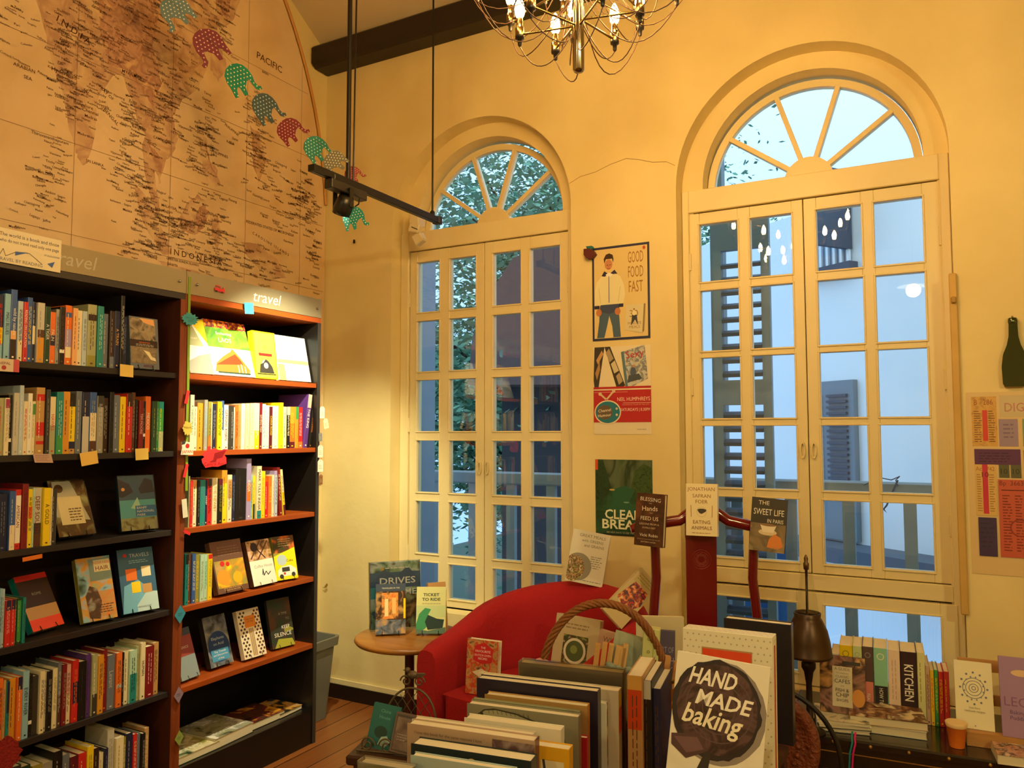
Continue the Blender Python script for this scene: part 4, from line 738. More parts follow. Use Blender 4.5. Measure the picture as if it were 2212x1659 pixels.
EL = [(.50,.02),(.62,.0),(.66,.25),(.72,.30),(.80,.22),(.84,.02),(.95,.02),(.96,.30),(1.0,.50),(.97,.70),(.84,.86),(.62,.96),(.40,.94),(.24,.86),(.13,.70),(.08,.50),(.10,.30),(.05,.18),(-.05,.14),(-.04,.05),(.06,.04),(.17,.12),(.21,.30),(.25,.42),(.36,.38),(.42,.30),(.48,.25)]
def elephant(px, py, size, col, dot, rz, flip, label, xpl, roll=0):
    c = at(px, py, 0, xpl); o = thing('paper_elephant', label, 'decoration', c, (0, roll, rz), 'paper elephants on the garland')
    P = [((-1 if flip else 1)*(a-.5)*size, (b-.5)*size*.98) for a,b in EL]; m = MB(); m.prism(P, -.0012, .0012, mat(col,.7), fn=lambda a,b,d: (a,d,b))
    from mathutils import geometry as _g
    def inside(x,y):
        c_ = False; j = len(P)-1
        for i in range(len(P)):
            if (P[i][1] > y) != (P[j][1] > y) and x < (P[j][0]-P[i][0])*(y-P[i][1])/(P[j][1]-P[i][1])+P[i][0]: c_ = not c_
            j = i
        return c_
    st = size/8.5; r = size*.022
    for i in range(-6,7):
        for j in range(-6,7):
            x, y = (i+.5*(j%2))*st, j*st*.9
            if inside(x,y) and inside(x+r,y) and inside(x-r,y) and inside(x,y+r) and inside(x,y-r):
                for sd in (-1,1): m.add([(x+r*cos(2*pi*k/6), sd*.0014, y+r*sin(2*pi*k/6)) for k in range(6)], [tuple(range(6))[::sd]], mat(dot,.7))
    m.build('body', o); return o
els = [(378,25,.14,'6a8a98','white',rad(50),False,'blue and white paper elephant, topmost of the garland over the map',.35,-.75),(450,98,.155,'7a3548','pink',rad(65),False,'maroon dotted paper elephant, second from the top over the map',.42,-.75),
 (520,170,.15,'128a74','cream',rad(75),True,'bright teal dotted paper elephant in the middle of the map',.5,-.55),(576,232,.14,'38525c','paleblue',rad(75),True,'slate blue dotted paper elephant just above the map letters OC',.62,-.6),
 (628,280,.12,'7a2a34','pink',rad(30),True,'dark red paper elephant between the slate one and the track rail',.75,-.6),(685,320,.118,'0f7268','mint',rad(60),True,'teal dotted elephant hanging over the left end of track rail',.9,-.6),
 (721,352,.10,'6a6a5c','cream',rad(20),False,'grey and white dotted elephant lying across the track rail',1.112,-.9),(764,376,.075,'7c2c28','pink',rad(40),True,'red dotted elephant behind the track rail beside the rod',1.075,-.6),
 (766,470,.10,'0e7f7a','cream',rad(20),True,'teal elephant dangling below the spotlight head',1.135,-.2)]
for e in els: elephant(e[0],e[1],e[2],e[3],e[4],e[5],e[6],e[7],e[8],e[9])
gs = thing('garland_string', 'thin thread carrying the paper elephants from the map to the track rail', 'string', at(378,25,0,.35))
m = MB(); o0 = Vector(gs.location); pts = [at(300,-60,0,.3)-o0]+[at(e[0],e[1]-14,0,e[8])-o0+Vector((.004,-.004,0)) for e in els]; m.tube(pts, .0007, mat('8a7a5a'), 5); m.build('thread', gs)

# cream clip-on spotlight fixed to the wall beside the left arch
ws = thing('wall_spotlight', 'cream plastic double wall spotlight by the left arch under the rail end', 'wall light', at(905,500,1,-.02))
CRM = mat('d9cda6',.5); m = MB(); m.box(-.03,.03,-.05,.018,.02,.12,CRM); m.build('mount', ws, bevel=.004)
m = MB(); m.box(-.02,.05,-.075,-.03,-.02,.03,CRM,T=Matrix.Rotation(.25,4,'Y')); m.box(-.03,.03,-.06,-.015,-.09,-.03,CRM,T=Matrix.Rotation(-.5,4,'Y')); m.build('lamp_head', ws, bevel=.006)
m = MB(); m.box(.0,.045,-.0765,-.075,.006,.011,'charcoal',T=Matrix.Rotation(.45,4,'Y')); m.build('slot', ws)
m = MB(); m.lathe([(.003,-.02),(.006,-.02),(.006,0)], IRON, 8); tag(m.build('wall_hook', loc=at(765,518,1,-.008)), 'tiny dark hook in the wall below the teal elephant', 'hook')

# ------------------------------------------------------------------ chandelier
CH = dep(1250,157,2.1); ch = thing('chandelier', 'brass chandelier with bare lit candle bulbs and looping wires', 'chandelier', CH)
zc = ZB+SL*RIDGE-CH.z - SL*abs(CH.y+RIDGE)
m = MB(); m.lathe([(.002,0),(.012,.002),(.016,.008),(.016,.55),(.006,.56),(.006,.60)], mat('a09278',.15,1), 10); m.build('stem', ch)
m = MB(); m.tube([(0,0,.58),(0,0,zc)], .004, BLACKM, 6); m.build('hanging_cord', ch)
WIRE = mat('3c2412',.5); BULB = mat((1,.56,.18), .4, emit=200)
rc = random.Random(5)
for tier, (z, R, n, ph) in enumerate([(.135,.165,6,12),(.235,.27,8,30),(.34,.36,9,5),(.44,.40,7,20)]):
    for k in range(n):
        a = rad(ph+360*k/n+rc.uniform(-6,6)); d = Vector((cos(a),sin(a),0)); zz = z+rc.uniform(-.012,.02)
        m = MB(); p = d*R; m.tube([(d*.014)+Vector((0,0,zz)), d*(R-.01)+Vector((0,0,zz))], .0032, BRASS, 6); ar = m.build('arm', ch)
        m = MB(); c = (p.x,p.y,zz); m.lathe([(.012,-.004),(.0125,.0),(.0125,.018),(.0095,.02),(.009,.045)], BRASS, 10, c=c); m.lathe([(.003,-.034),(.0055,-.03),(.0065,-.014),(.0125,-.012),(.013,-.0042)], BLACKM, 10, c=c); m.build('candle_socket', ar)
        m = MB(); m.lathe([(.006,.045),(.0125,.056),(.0145,.07),(.012,.086),(.006,.10),(.0015,.108)], BULB, 10, c=c); m.build('bulb', ar)
        m = MB(); b0 = Vector((p.x,p.y,zz-.034)); e0 = d*.012+Vector((0,0,zz-.01)); sag = rc.uniform(.05,.10)+.05*tier; side = Vector((-d.y,d.x,0))*rc.uniform(-.04,.04); L = []
        for i in range(13):
            t = i/12; q = b0.lerp(e0,t); q.z -= sag*4*t*(1-t)*(1.15-.3*t); q += side*sin(pi*t); L.append(q)
        m.tube(L, .0016, WIRE, 5); m.build('wire', ar)
# pendant lamps: the first mirrors in the panes, the other two are added fill
for i, L in enumerate([Vector((3.05,-2.75,2.58)), Vector((4.9,-3.2,2.58)), Vector((1.9,-5.2,2.58))]):
    pl = thing('pendant_lamp', ['white enamel pendant lamp hanging over the foreground book crate','added white enamel pendant lamp near the right wall, for room fill','added white enamel pendant lamp furthest behind the viewer, for room fill'][i], 'pendant lamp', L, 0, 'pendant lamps')
    m = MB(); m.lathe([(.015,.06),(.03,.05),(.11,.01),(.115,0),(.108,.0),(.03,.04),(.012,.045)], mat('e8e4d8',.3), 24); m.build('shade', pl)
    m = MB(); m.ball((0,0,.035), .011, mat((1,.78,.45),.4,emit=25)); m.build('bulb', pl)
    m = MB(); m.tube([(0,0,.06),(0,0,ZB+SL*RIDGE-SL*abs(L.y+RIDGE)-L.z)], .003, BLACKM, 6); m.build('cord', pl)

# ------------------------------------------------------------------ posters on the back wall
def poster(tl_, br_, items, label, base, name='poster', tilt=0, th=.0008, y=-.0015):
    a = at(*tl_, 1, y); b = at(*br_, 1, y); w, h = b.x-a.x, a.z-b.z
    o = thing(name, label, 'poster', ((a.x+b.x)/2, y, b.z), (0,tilt,0)); m = MB(); m.box(-w/2, w/2, -th, 0, 0, h, mat(base,.5))
    art(m, items, w, h, lambda p,q,d: (p-w/2, -th-d, q)); m.build('sheet', o); return o
poster((1279,537),(1405,730), [('r',0,0,1,1,'252b52'),('r',.035,.025,.965,.975,'dfc98c'),
 ('T','GOOD',.765,.80,.125,.26,'9a6c2c'),('T','FOOD',.765,.645,.125,.26,'9a6c2c'),('T','FAST',.765,.49,.125,.24,'9a6c2c'),
 ('p',[(.08,.03),(.12,.20),(.14,.38),(.46,.38),(.48,.2),(.5,.03),(.37,.03),(.35,.15),(.30,.26),(.26,.15),(.21,.03)],'44607a'),
 ('p',[(.13,.31),(.14,.39),(.47,.39),(.48,.31),(.3,.28)],'38466a'),
 ('p',[(.04,.36),(.05,.54),(.08,.62),(.16,.68),(.24,.71),(.40,.71),(.50,.67),(.56,.58),(.58,.48),(.54,.36),(.46,.38),(.15,.38),(.12,.35)],'e6dfb4'),
 ('p',[(.17,.69),(.22,.74),(.30,.70),(.40,.745),(.45,.70),(.38,.68),(.30,.70),(.22,.68)],'navy'),('p',[(.24,.70),(.3,.72),(.37,.70),(.3,.66)],'white'),
 ('c',.295,.805,.068,'c98a62',.085),('p',[(.22,.82),(.21,.87),(.25,.915),(.31,.925),(.37,.905),(.385,.86),(.375,.82),(.36,.865),(.25,.865)],'3c2418'),
 ('l',[(.27,.80),(.285,.80)],.012,'3c2418'),('l',[(.315,.80),(.33,.80)],.012,'3c2418'),('l',[(.275,.765),(.30,.758),(.325,.765)],.01,'8a3a2a'),('l',[(.30,.79),(.297,.778)],.01,'a0623c'),
 ('l',[(.30,.40),(.30,.68)],.01,'navy'),('l',[(.12,.56),(.15,.40)],.008,'c8bf94'),('l',[(.5,.56),(.46,.40)],.008,'c8bf94'),
 ('r',.04,.34,.13,.375,'navy'),('r',.47,.345,.55,.38,'navy'),('c',.12,.30,.05,'c07a50',.06),('c',.45,.30,.05,'c07a50',.06),
 ('p',[(.57,.10),(.87,.06),(.90,.36),(.60,.36)],'d8cfa8'),('p',[(.87,.06),(.90,.08),(.93,.36),(.90,.36)],'8a7a50'),('t','30',.73,.23,.075,'9a7a3a'),('t','MINUTE',.74,.15,.03,'9a7a3a'),('t','MEALS',.74,.11,.03,'9a7a3a'),
 ('p',[(.68,.14),(.70,.25),(.78,.25),(.80,.14),(.75,.2)],'3a3c4a'),('c',.735,.27,.035,'e6dfb4',.04),('c',.735,.31,.014,'8a5a3a'),('c',.915,.945,.024,'c2542a',.03)],
 'framed-look poster reading GOOD FOOD FAST with a person in a white jacket', '252b52')
poster((1282,751),(1408,938), [('r',0,0,1,1,'e6dcc0'),('p',[(.0,.62),(.02,1),(.2,1),(.08,.50),(.02,.50)],'3a3430'),('p',[(.2,1),(.3,1),(.56,.55),(.42,.50)],'3a3430'),
 ('p',[(.05,.85),(.15,.96),(.18,.92),(.08,.8)],'tan'),('p',[(.03,.7),(.11,.84),(.12,.74),(.06,.62)],'b08a5a'),('p',[(.22,.93),(.28,.98),(.36,.86),(.29,.82)],'a89878'),('p',[(.31,.8),(.38,.84),(.45,.72),(.37,.69)],'cfc4a0'),('p',[(.4,.66),(.46,.70),(.52,.6),(.45,.56)],'b0a080'),
 ('p',[(.49,.93),(.9,1.0),(.95,.62),(.57,.50)],pic(['paleblue','lightgrey','slate','paleblue'],40)),('p',[(.49,.93),(.54,.94),(.61,.51),(.57,.50)],'5a7a8a'),('t','Sexy',.74,.84,.085,'b5202a','c',.12),('c',.7,.70,.05,'4a5a78',.08),('c',.71,.765,.022,'c08a6a'),('p',[(.6,.58),(.85,.62),(.8,.68),(.62,.66)],'44505c'),
 ('r',0,.135,1,.54,'b8202a'),('r',0,.50,1,.515,'e6dcc0'),('r',0,.475,.6,.48,'e6a0a0'),('t','NEIL HUMPHREYS',.70,.375,.045,'f0d8c8','c',0,.56),('r',.52,.35,1,.355,'e6c0b0'),('t','HUMOROUS TALES OF THE CITY',.74,.325,.016,'e0a090'),('t','SATURDAYS | 8.30PM',.73,.25,.035,'f0d8c8','c',0,.5),
 ('c',.25,.25,.235,'e6dcc0',.20),('c',.25,.25,.215,'1f7a92',.18),('c',.20,.25,.135,'6a5a4a',.12),('c',.41,.29,.02,'d8c8a0'),('c',.41,.22,.02,'d8c8a0'),('l',[(.22,.40),(.12,.46)],.03,'d8c8a0'),('l',[(.24,.40),(.36,.49)],.03,'d8c8a0'),('c',.12,.46,.03,'d8c8a0'),('c',.36,.49,.03,'d8c8a0'),
 ('t','Channel',.2,.255,.035,'white','c',.1),('t','Humour',.2,.20,.035,'white','c',.1),('t','books direct',.84,.05,.015,'slate')],
 'poster with film strips above a red band and a blue cartoon television', 'e6dcc0')
poster((1286,992),(1411,1162), [('r',0,0,1,1,pic(['14301e','1d4a30','2f5a38'],20)),('r',0,.6,1,1,pic(['3c5a3c','5a6a50','1f3a24','6a7458'],10,4,.35,(1,1,.4))),('p',[(0,.45),(0,.98),(.14,.99),(.22,.8),(.3,.6),(.2,.5)],pic(['16301c','24452a','101f14'],50)),('p',[(.62,.6),(.7,.85),(.85,.95),(1,.9),(1,.5),(.75,.56)],pic(['2c4424','3c5a30','14241a'],50)),
 ('p',[(.3,.6),(.52,.66),(.7,.6),(.6,.45),(.8,.3),(.2,.3),(.3,.45)],'225c42'),('c',.55,.44,.05,'7aa08a',.012),('c',.3,.6,.05,'c8b060',.015),('r',0,.86,.05,1,'d05020'),
 ('T','CLEAN',.50,.215,.125,.66,'e8e8c8',.02),('T','BREAKS',.54,.085,.125,.84,'e8e8c8',.02),('t','SEE NEW WAYS TO SEE THE WORLD',.51,.03,.022,'c8c8a8'),('r',0,0,1,.02,'14241a')],
 'dark green forest river poster reading CLEAN BREAKS', '14301e')
poster((2086,848),(2262,1250), [('r',0,0,1,1,'d8bf8c'),('r',.07,.70,.42,.975,pic(['c89a50','d4a85c','b08844'],40)),('T','B   286',.24,.93,.03,.26,'8a4a20'),('r',.22,.73,.29,.9,'cf4030'),('lines',.1,.72,.21,.9,14,'7a5420'),('lines',.3,.72,.4,.9,14,'7a5420'),
 ('r',.46,.86,.98,.98,'c6b890'),('T','DIG',.66,.89,.05,.26,'b87a7a'),('r',.44,.70,.70,.85,'9a86a0'),('lines',.5,.74,.66,.83,4,'7a6684'),('r',.76,.70,.98,.85,'7c9a70'),('r',.09,.60,.72,.685,'5a2c5c'),('lines',.15,.61,.65,.67,4,'3a1c3c'),('r',.76,.6,.98,.68,'8a6a3a'),
 ('r',.09,.32,.38,.60,'d6b46c'),('T','Ac 3742',.23,.565,.024,.26,'a06a40'),('r',.19,.33,.265,.60,'c4304a'),('t','10',.23,.53,.03,'6a1420'),('lines',.11,.34,.18,.55,16,'a07a44'),('lines',.28,.34,.36,.55,16,'a07a44'),
 ('r',.42,.53,.56,.60,'5a5a3c'),('t','10',.49,.55,.03,'2c2c1c'),('r',.58,.53,.72,.60,'5a5a3c'),('t','10',.65,.55,.03,'2c2c1c'),('r',.40,.10,.98,.52,'c05a44'),('T','Bp  3663',.58,.48,.026,.32,'6a2c20'),('r',.44,.46,.98,.465,'5a1c14'),('lines',.45,.13,.58,.44,20,'7a2c20'),('lines',.62,.13,.72,.44,20,'7a2c20'),('ring',.68,.26,.14,.02,'8a3426'),
 ('r',.11,.10,.36,.31,'3c2c58'),('lines',.14,.14,.33,.29,6,'2c2044')], 'big faded collage poster of old bus tickets at the right edge', 'd8bf8c', tilt=0)
# origami cupcake-like ornament on the corner of the top poster
cp = thing('paper_ornament', 'small maroon paper ornament with a teal top on the upper poster corner', 'decoration', at(1277,548,1,-.004), (0,.15,0))
m = MB(); m.prism([(-.026,-.012),(-.008,-.03),(.018,-.028),(.034,-.005),(.02,.012),(-.004,.02),(-.03,.016)], -.03, -.002, '5a1a1c', fn=lambda a,b,d: (a,d,b)); m.build('body', cp, bevel=.003)
m = MB(); m.prism([(-.022,.03),(.01,.034),(.02,.022),(.004,.010),(-.012,.016)], -.026, -.008, '1f6a64', fn=lambda a,b,d: (a,d,b)); m.build('top', cp, bevel=.002)
# flattened bottle hanging on the wall
bt = thing('flattened_bottle', 'dark green flattened glass wine bottle hanging on the right wall edge', 'bottle', at(2193,835,1,-.012))
def halfw(z): 
    pr_ = [(0,.055),(.01,.066),(.10,.070),(.16,.060),(.205,.038),(.25,.026),(.30,.024),(.33,.024)]
    for (a,b),(c,d) in zip(pr_,pr_[1:]):
        if a <= z <= c: return b+(d-b)*(z-a)/(c-a)
    return .024
k_ = (at(2193,685,1,-.012).z-at(2193,835,1,-.012).z)/.345
zz_ = [.33*i/24 for i in range(25)]
P = [(halfw(z)*k_*.78, z*k_) for z in zz_] + [(-halfw(z)*k_*.78, z*k_) for z in zz_[::-1]]
BG = mat('2c3a12', .06, .55, bump=.6, bscale=16, coat=1); m = MB(); m.prism(P, -.012, .008, BG, fn=lambda a,b,d: (a,d,b), smooth=True); m.build('glass_body', bt, bevel=.006, seg=3)
m = MB(); m.lathe([(.02*k_,0),(.021*k_,.004),(.021*k_,.016),(.018*k_,.02)], BG, 14, c=(0,-.002,.315*k_)); m.tube([(0,0,.33*k_),(0,0,.345*k_),(.0,.006,.35*k_)], .004, CHROME, 6); m.build('lip', bt)

# ------------------------------------------------------------------ waste bin, round table, armchair
bn = thing('waste_bin', 'grey plastic tub bin between the bookcase end and the window wall', 'bin', (.22,-.365,0))
GP = mat('6e7068',.45); m = MB()
def ring_(w, d, z, r=.03, n=6):
    return [(sx_*(w-r)+r*cos(rad(a0+90*i/n)), sy_*(d-r)+r*sin(rad(a0+90*i/n)), z) for sx_, sy_, a0 in ((1,1,0),(-1,1,90),(-1,-1,180),(1,-1,270)) for i in range(n+1)]
rs = [ring_(.085,.105,.002), ring_(.112,.132,.375), ring_(.126,.145,.375), ring_(.130,.150,.42), ring_(.116,.136,.42), ring_(.106,.126,.375), ring_(.078,.10,.012)]
n = len(rs[0]); V = [p for r in rs for p in r]; m.add(V, [(k*n+i, k*n+(i+1)%n, (k+1)*n+(i+1)%n, (k+1)*n+i) for k in range(len(rs)-1) for i in range(n)], GP, False); m.add(rs[0], [tuple(range(n-1,-1,-1))], GP); m.add(rs[-1], [tuple(range(n))], GP); m.build('tub', bn)
TBL = Vector((1.09,-.62,0)); TW = woodmat('7a4a1e','a8702c',0,5,.3)
rt = thing('side_table', 'small round wooden pedestal table beside the red armchair', 'table', TBL)
m = MB(); m.lathe([(.002,.572),(.22,.572),(.236,.578),(.243,.588),(.241,.596),(.234,.600),(.002,.600)], TW, 48); m.build('tabletop', rt)
m = MB(); m.lathe([(.05,.02),(.026,.05),(.021,.09),(.021,.52),(.03,.55),(.06,.5715)], woodmat('3a1c10','52281a',2,5,.4), 20); m.build('pedestal', rt)
m = MB(); m.lathe([(.17,0),(.175,.012),(.06,.02)], mat('2a1510',.4), 32); m.build('foot', rt)
def on_table(bl, br, h, tilt, t, items, label, base, slab, **kw):
    z = .6015; a = at(*bl, 2, z+.006); b = at(*br, 2, z+.006); v = b-a; w = v.length; rz = math.atan2(v.y,v.x); c = (a+b)/2; c.z = z+.005+sin(tilt)*t
    face_book(c, rz, tilt, w, h, t, items, label, base, **kw)
    n_ = Vector((sin(rz),-cos(rz),0)); e = c-n_*t*cos(tilt); easel((e.x,e.y,z-.0015), rz, tilt, w*.55, h*.6, slab, 'wire stands on the round table')
MTN = pic(['6f93ac','3c5a68','8aa88a','c8d0cc','4a5a50'],12)
on_table((801,1362),(909,1352), .295, .12, .03, [('r',0,0,1,1,MTN),('r',0,.62,1,.84,'3f6690'),('p',[(0,.70),(.3,.88),(.5,.76),(.75,.92),(1,.72),(1,.6),(0,.6)],'3d5c86'),('r',0,.45,.7,.62,'4fa0b0'),('r',.55,.0,1,.5,pic(['tan','brown','sage'],20)),('T','DRIVES',.55,.66,.10,.72,'white',.01),('t','of a',.58,.56,.06,'c8e0e0'),('T','LIFETIME',.55,.49,.09,.75,'white',.01),('lines',.3,.885,.8,.92,1,'white'),('r',.22,.875,.27,.915,'gold')],
 'large plastic-wrapped DRIVES OF A LIFETIME book at the back of the round table', '3f6690', 'wire stand behind the large travel drives book', wrap=True)
on_table((930,1366),(968,1362), .21, .2, .03, [('r',.0,.0,1,1,'b98a56')], 'brown book on a white wire stand behind TICKET TO RIDE', 'b98a56', 'white wire stand of the brown book')
on_table((811,1372),(876,1369), .215, .16, .02, [('r',0,0,1,1,pic(['brown','darkbrown','tan'],26)),('r',0,.85,1,1,'3a4a60'),('t','TRAVELLERS IN THE',.5,.9,.03,'cream'),('r',.2,.3,.75,.82,pic(['orange','e8a050','brown'],40)),('r',.3,.35,.42,.7,'f0dca0'),('r',.55,.4,.68,.72,'f0c070'),('r',0,0,1,.28,pic(['charcoal','slate','tan'],30)),('r',.93,.3,1,.7,'yellow')], 'small brown book with a glowing hotel front, in front on the round table', 'brown', 'front left wire stand on the round table')
on_table((898,1370),(962,1370), .20, .16, .022, [('r',0,0,1,1,'dfe2a0'),('r',0,.35,1,.6,'c8dca0'),('T','TICKET',.5,.80,.065,.55,'darkgreen',.02),('T','TO RIDE',.5,.70,.065,.62,'darkgreen',.02),('lines',.2,.62,.85,.66,1,'sage'),('p',[(0,.2),(.1,.42),(.3,.55),(.5,.52),(.4,.4),(.55,.3),(.3,.1),(0,.0)],'3c9a6a'),('p',[(.3,.25),(.4,.4),(.7,.32),(.95,.3),(.9,.12),(.4,.08)],'1c3c3a'),('p',[(0,0),(0,.1),(.4,.06),(1,.14),(1,0)],'5a7a6a')], 'pale green book titled TICKET TO RIDE on the round table', 'dfe2a0', 'front right wire stand on the round table')

RED = mat('a80c16',.85,bump=.35,bscale=260,var=.12,vscale=4)
ac = thing('armchair', 'red fabric tub armchair with books on its rim and seat', 'armchair', (1.775,-.60,0), (0,0,rad(-9)))
def shell():
    m = MB(); st = []; ND = 9
    # horseshoe centre line from left front, round the back (+y), to right front; local front = -Y
    path = [(-.33,-.38+.36*i/ND, i) for i in range(ND)]
    path += [(-.33*cos(rad(a)), -.02+.30*sin(rad(a)), None) for a in range(0,181,9)]
    path += [(.33,-.02-.36*(i+1)/ND, i) for i in range(ND)]
    P = [Vector((p[0],p[1],0)) for p in path]; N = len(P); tot = [0]
    for a,b in zip(P,P[1:]): tot.append(tot[-1]+(b-a).length)
    for i,p in enumerate(P):
        d = (P[min(N-1,i+1)]-P[max(0,i-1)]).normalized(); out = Vector((-d.y,d.x,0)); s_ = tot[i]/tot[-1]; k = sin(pi*s_)
        H = .665+.175*(k**1.6); th = .050+.004*k; lean = .05*k
        fr = min(1, min(s_,1-s_)/.03); H -= .02*(1-fr)
        sec = []
        prof = [(1,.06),(1,.35),(1,.7),(1.02,.90),(.95,.955),(.6,.992),(0,1.0),(-.6,.992),(-.95,.95),(-1.0,.88),(-1,.7),(-1,.5),(-1,.3)]
        for o_, zf in prof:
            z = H*zf if zf > .5 else H*zf; q = p+out*(th*o_+lean*max(0,(z-.25)/.6)); sec.append((q.x,q.y,max(.06,z)))
        st.append(sec)
    n = len(st[0]); V = [v for s_ in st for v in s_]
    m.add(V, [(i*n+j, i*n+j+1, (i+1)*n+j+1, (i+1)*n+j) for i in range(N-1) for j in range(n-1)], RED, True)
    m.add(st[0], [tuple(range(n))], RED); m.add(st[-1], [tuple(range(n-1,-1,-1))], RED)
    m.add(V, [tuple(i*n for i in range(N-1,-1,-1)), ], BLACKM)
    return m
sh = shell().build('back_and_arms', ac, bevel=.012, seg=3)
m = MB(); P = [(-.265,-.36),(.265,-.36)]+[(.265*cos(rad(a)), -.02+.23*sin(rad(a))) for a in range(0,181,15)]; m.prism(P, .34, .485, RED); m.build('seat_cushion', ac, bevel=.035, seg=4)
m = MB(); P = [(-.27,-.33),(.27,-.33)]+[(.27*cos(rad(a)), -.02+.24*sin(rad(a))) for a in range(0,181,15)]; m.prism(P, .10, .338, RED); m.build('seat_base', ac)
for x in (-.27,.27):
    for y in (-.28,.16): m = MB(); m.lathe([(.014,0),(.022,.10)], mat('2a1812',.4), 12, c=(x,y,0)); m.build('leg', ac)
# books resting on the armchair
p = dep(1240,1277,3.16)
face_book((1.805,-.335,.842), rad(13), .16, .165, .225, .028, [('r',0,0,1,1,'d8d2bc'),('c',.28,.30,.36,'8a8674'),('c',.16,.26,.30,pic(['brown','tan','darkbrown','olive','pink'],60),.34),('t','GREAT MEALS',.54,.88,.06,'7a7a5c'),('t','with GREENS',.56,.79,.055,'7a7a5c'),('t','and GRAINS',.62,.70,.055,'7a7a5c'),('lines',.58,.3,.9,.55,6,'8a8674'),('lines',.3,.04,.95,.08,1,'8a8674')], 'cream GREAT MEALS WITH GREENS AND GRAINS book leaning on the chair back', 'd8d2bc', roll=rad(9))
b = face_book((2.06,-.65,.785), rad(25), .30, .105, .225, .035, [('r',0,0,1,1,'cdbb8a'),('p',[(.05,.35),(.2,.75),(.8,.85),(.95,.5),(.6,.2)],pic(['red','navy','orange','cream'],50)),('r',.1,.75,.9,.97,'c8b078'),('lines',.15,.8,.85,.95,3,'olive')], 'slanting cream cookbook with red and navy figures, above the basket handle', 'cdbb8a', roll=rad(47))
face_book((1.60,-.86,.488), rad(4), .10, .135, .205, .03, [('r',0,0,1,1,pic(['brown','tan','red','olive'],40)),('p',[(.2,.62),(.25,.88),(.55,.96),(.85,.84),(.8,.6),(.5,.56)],'c8202a'),('t','THE',.52,.84,.04,'white'),('t','FAVOURITE',.52,.77,.045,'white'),('t','DUTCH OVEN',.52,.70,.04,'white'),('t','RECIPES',.52,.64,.04,'white'),('p',[(.2,.4),(.5,.48),(.8,.4),(.5,.3)],'e8dcc0')], 'red-labelled recipe book with green spine standing on the armchair seat', 'e4dcc8', spinec='4a6a3a')
face_book((1.86,-.60,.488), rad(-4), .22, .20, .27, .03, [('r',0,0,1,1,'bdb08c'),('r',.22,.3,.78,.72,pic(['olive','darkgreen','brown','sage'],40)),('c',.50,.5,.25,'d8d4c0'),('c',.5,.5,.20,'4a5a34'),('c',.48,.52,.08,'7a8a4a'),('lines',.25,.8,.8,.9,2,'8a7a5c')], 'cream cookbook with a green salad bowl photo, middle of the red armchair', 'bdb08c', roll=rad(2))
face_book((2.045,-.70,.488), rad(-3), .20, .15, .25, .03, [('r',0,0,1,1,'b89a84'),('t','WHOLE',.45,.84,.08,'7a5a48'),('t','LOVE',.4,.72,.08,'7a5a48')], 'dusty pink cookbook reading WHOLE LOVE at the right of the armchair', 'b89a84', roll=rad(9))
lf = thing('dried_leaf', 'small curled dried leaf stuck on the wall above the grey bin', 'leaf', at(703,1270,1,-.012)); m = MB(); m.tube([(-.02,0,.0),(.0,-.004,.006),(.014,-.006,.018)], .0012, 'brown', 5); m.prism([(-.004,.002),(.012,.004),(.026,.02),(.02,.03),(.008,.02)], -.008, -.006, 'a07a3c', fn=lambda a,b,d: (a,d-.002*b*40,b)); m.build('leaf', lf)

# ------------------------------------------------------------------ red lacquer yoke-back chair with three books
LQ = mat('6b0f14',.18,coat=.6,var=.08,vscale=5)
yc = thing('yoke_back_chair', 'dark red lacquered Chinese yoke-back chair behind the basket', 'chair', (2.395,-.55,0), (0,0,rad(24)))
mi = lambda q, y=0: q
def PL(px,py,D): # to chair local
    q = dep(px,py,D)-Vector((2.395,-.55,0)); c_, s_ = cos(-rad(24)), sin(-rad(24)); return Vector((q.x*c_-q.y*s_, q.x*s_+q.y*c_, q.z))
hw = .185
m = MB(); R_ = [(-hw-.09,0,1.132),(-hw-.03,.004,1.148),(-.09,.012,1.165),(-.05,.014,1.195),(0,.015,1.205),(.05,.014,1.195),(.09,.012,1.165),(hw+.03,.004,1.138),(hw+.09,0,1.122)]
pp = []
for i in range(len(R_)-1):
    a, b = Vector(R_[i]), Vector(R_[i+1]); pp += [a.lerp(b, t) for t in (0,.5)]
pp.append(Vector(R_[-1])); m.tube(pp, [.015]+[.021]*(len(pp)-2)+[.015], LQ, 12); m.build('crest_rail', yc)
for sg in (-1,1):
    m = MB(); m.tube([(sg*(hw+.005),.0,0),(sg*(hw+.005),.0,.46),(sg*(hw+.012),.01,.75),(sg*(hw-.006),.02,.95),(sg*(hw+.0),.006,1.13)], .018, LQ, 12); m.build('back_post', yc)
    m = MB(); m.tube([(sg*(hw+.03),-.38,0),(sg*(hw+.03),-.38,.44)], .018, LQ, 12); m.build('leg', yc)
m = MB(); s_ = [(-.052,.46),(.052,.46),(.056,.80),(.058,1.17),(-.058,1.17),(-.056,.80)]; m.prism([(a-.012,b) for a,b in s_], .004, .020, LQ, fn=lambda a,b,d: (a,d+.006*sin((b-.46)*4),b)); sp_ = m.build('back_splat', yc, bevel=.003)
m = MB(); 
for r_ in (.036,.028): m.tube([(-.012+r_*cos(2*pi*i/24), .004+.006*sin((1.02-.46)*4)-.0005, 1.02+r_*sin(2*pi*i/24)) for i in range(24)], .0018, mat('8a2a26',.3), 5, closed=True)
for i in range(9):
    a = i*.7; m.tube([(-.012+.024*cos(a+k*.5)*(1-k*.12), .003+.006*sin(.56*4), 1.02+.024*sin(a+k*.5)*(1-k*.12)) for k in range(5)], .0014, mat('8a3a30',.3), 4)
m.build('carved_roundel', sp_)
m = MB(); m.box(-.23,.23,-.40,.02,.44,.462,LQ); m.build('seat', yc, bevel=.005)
m = MB()
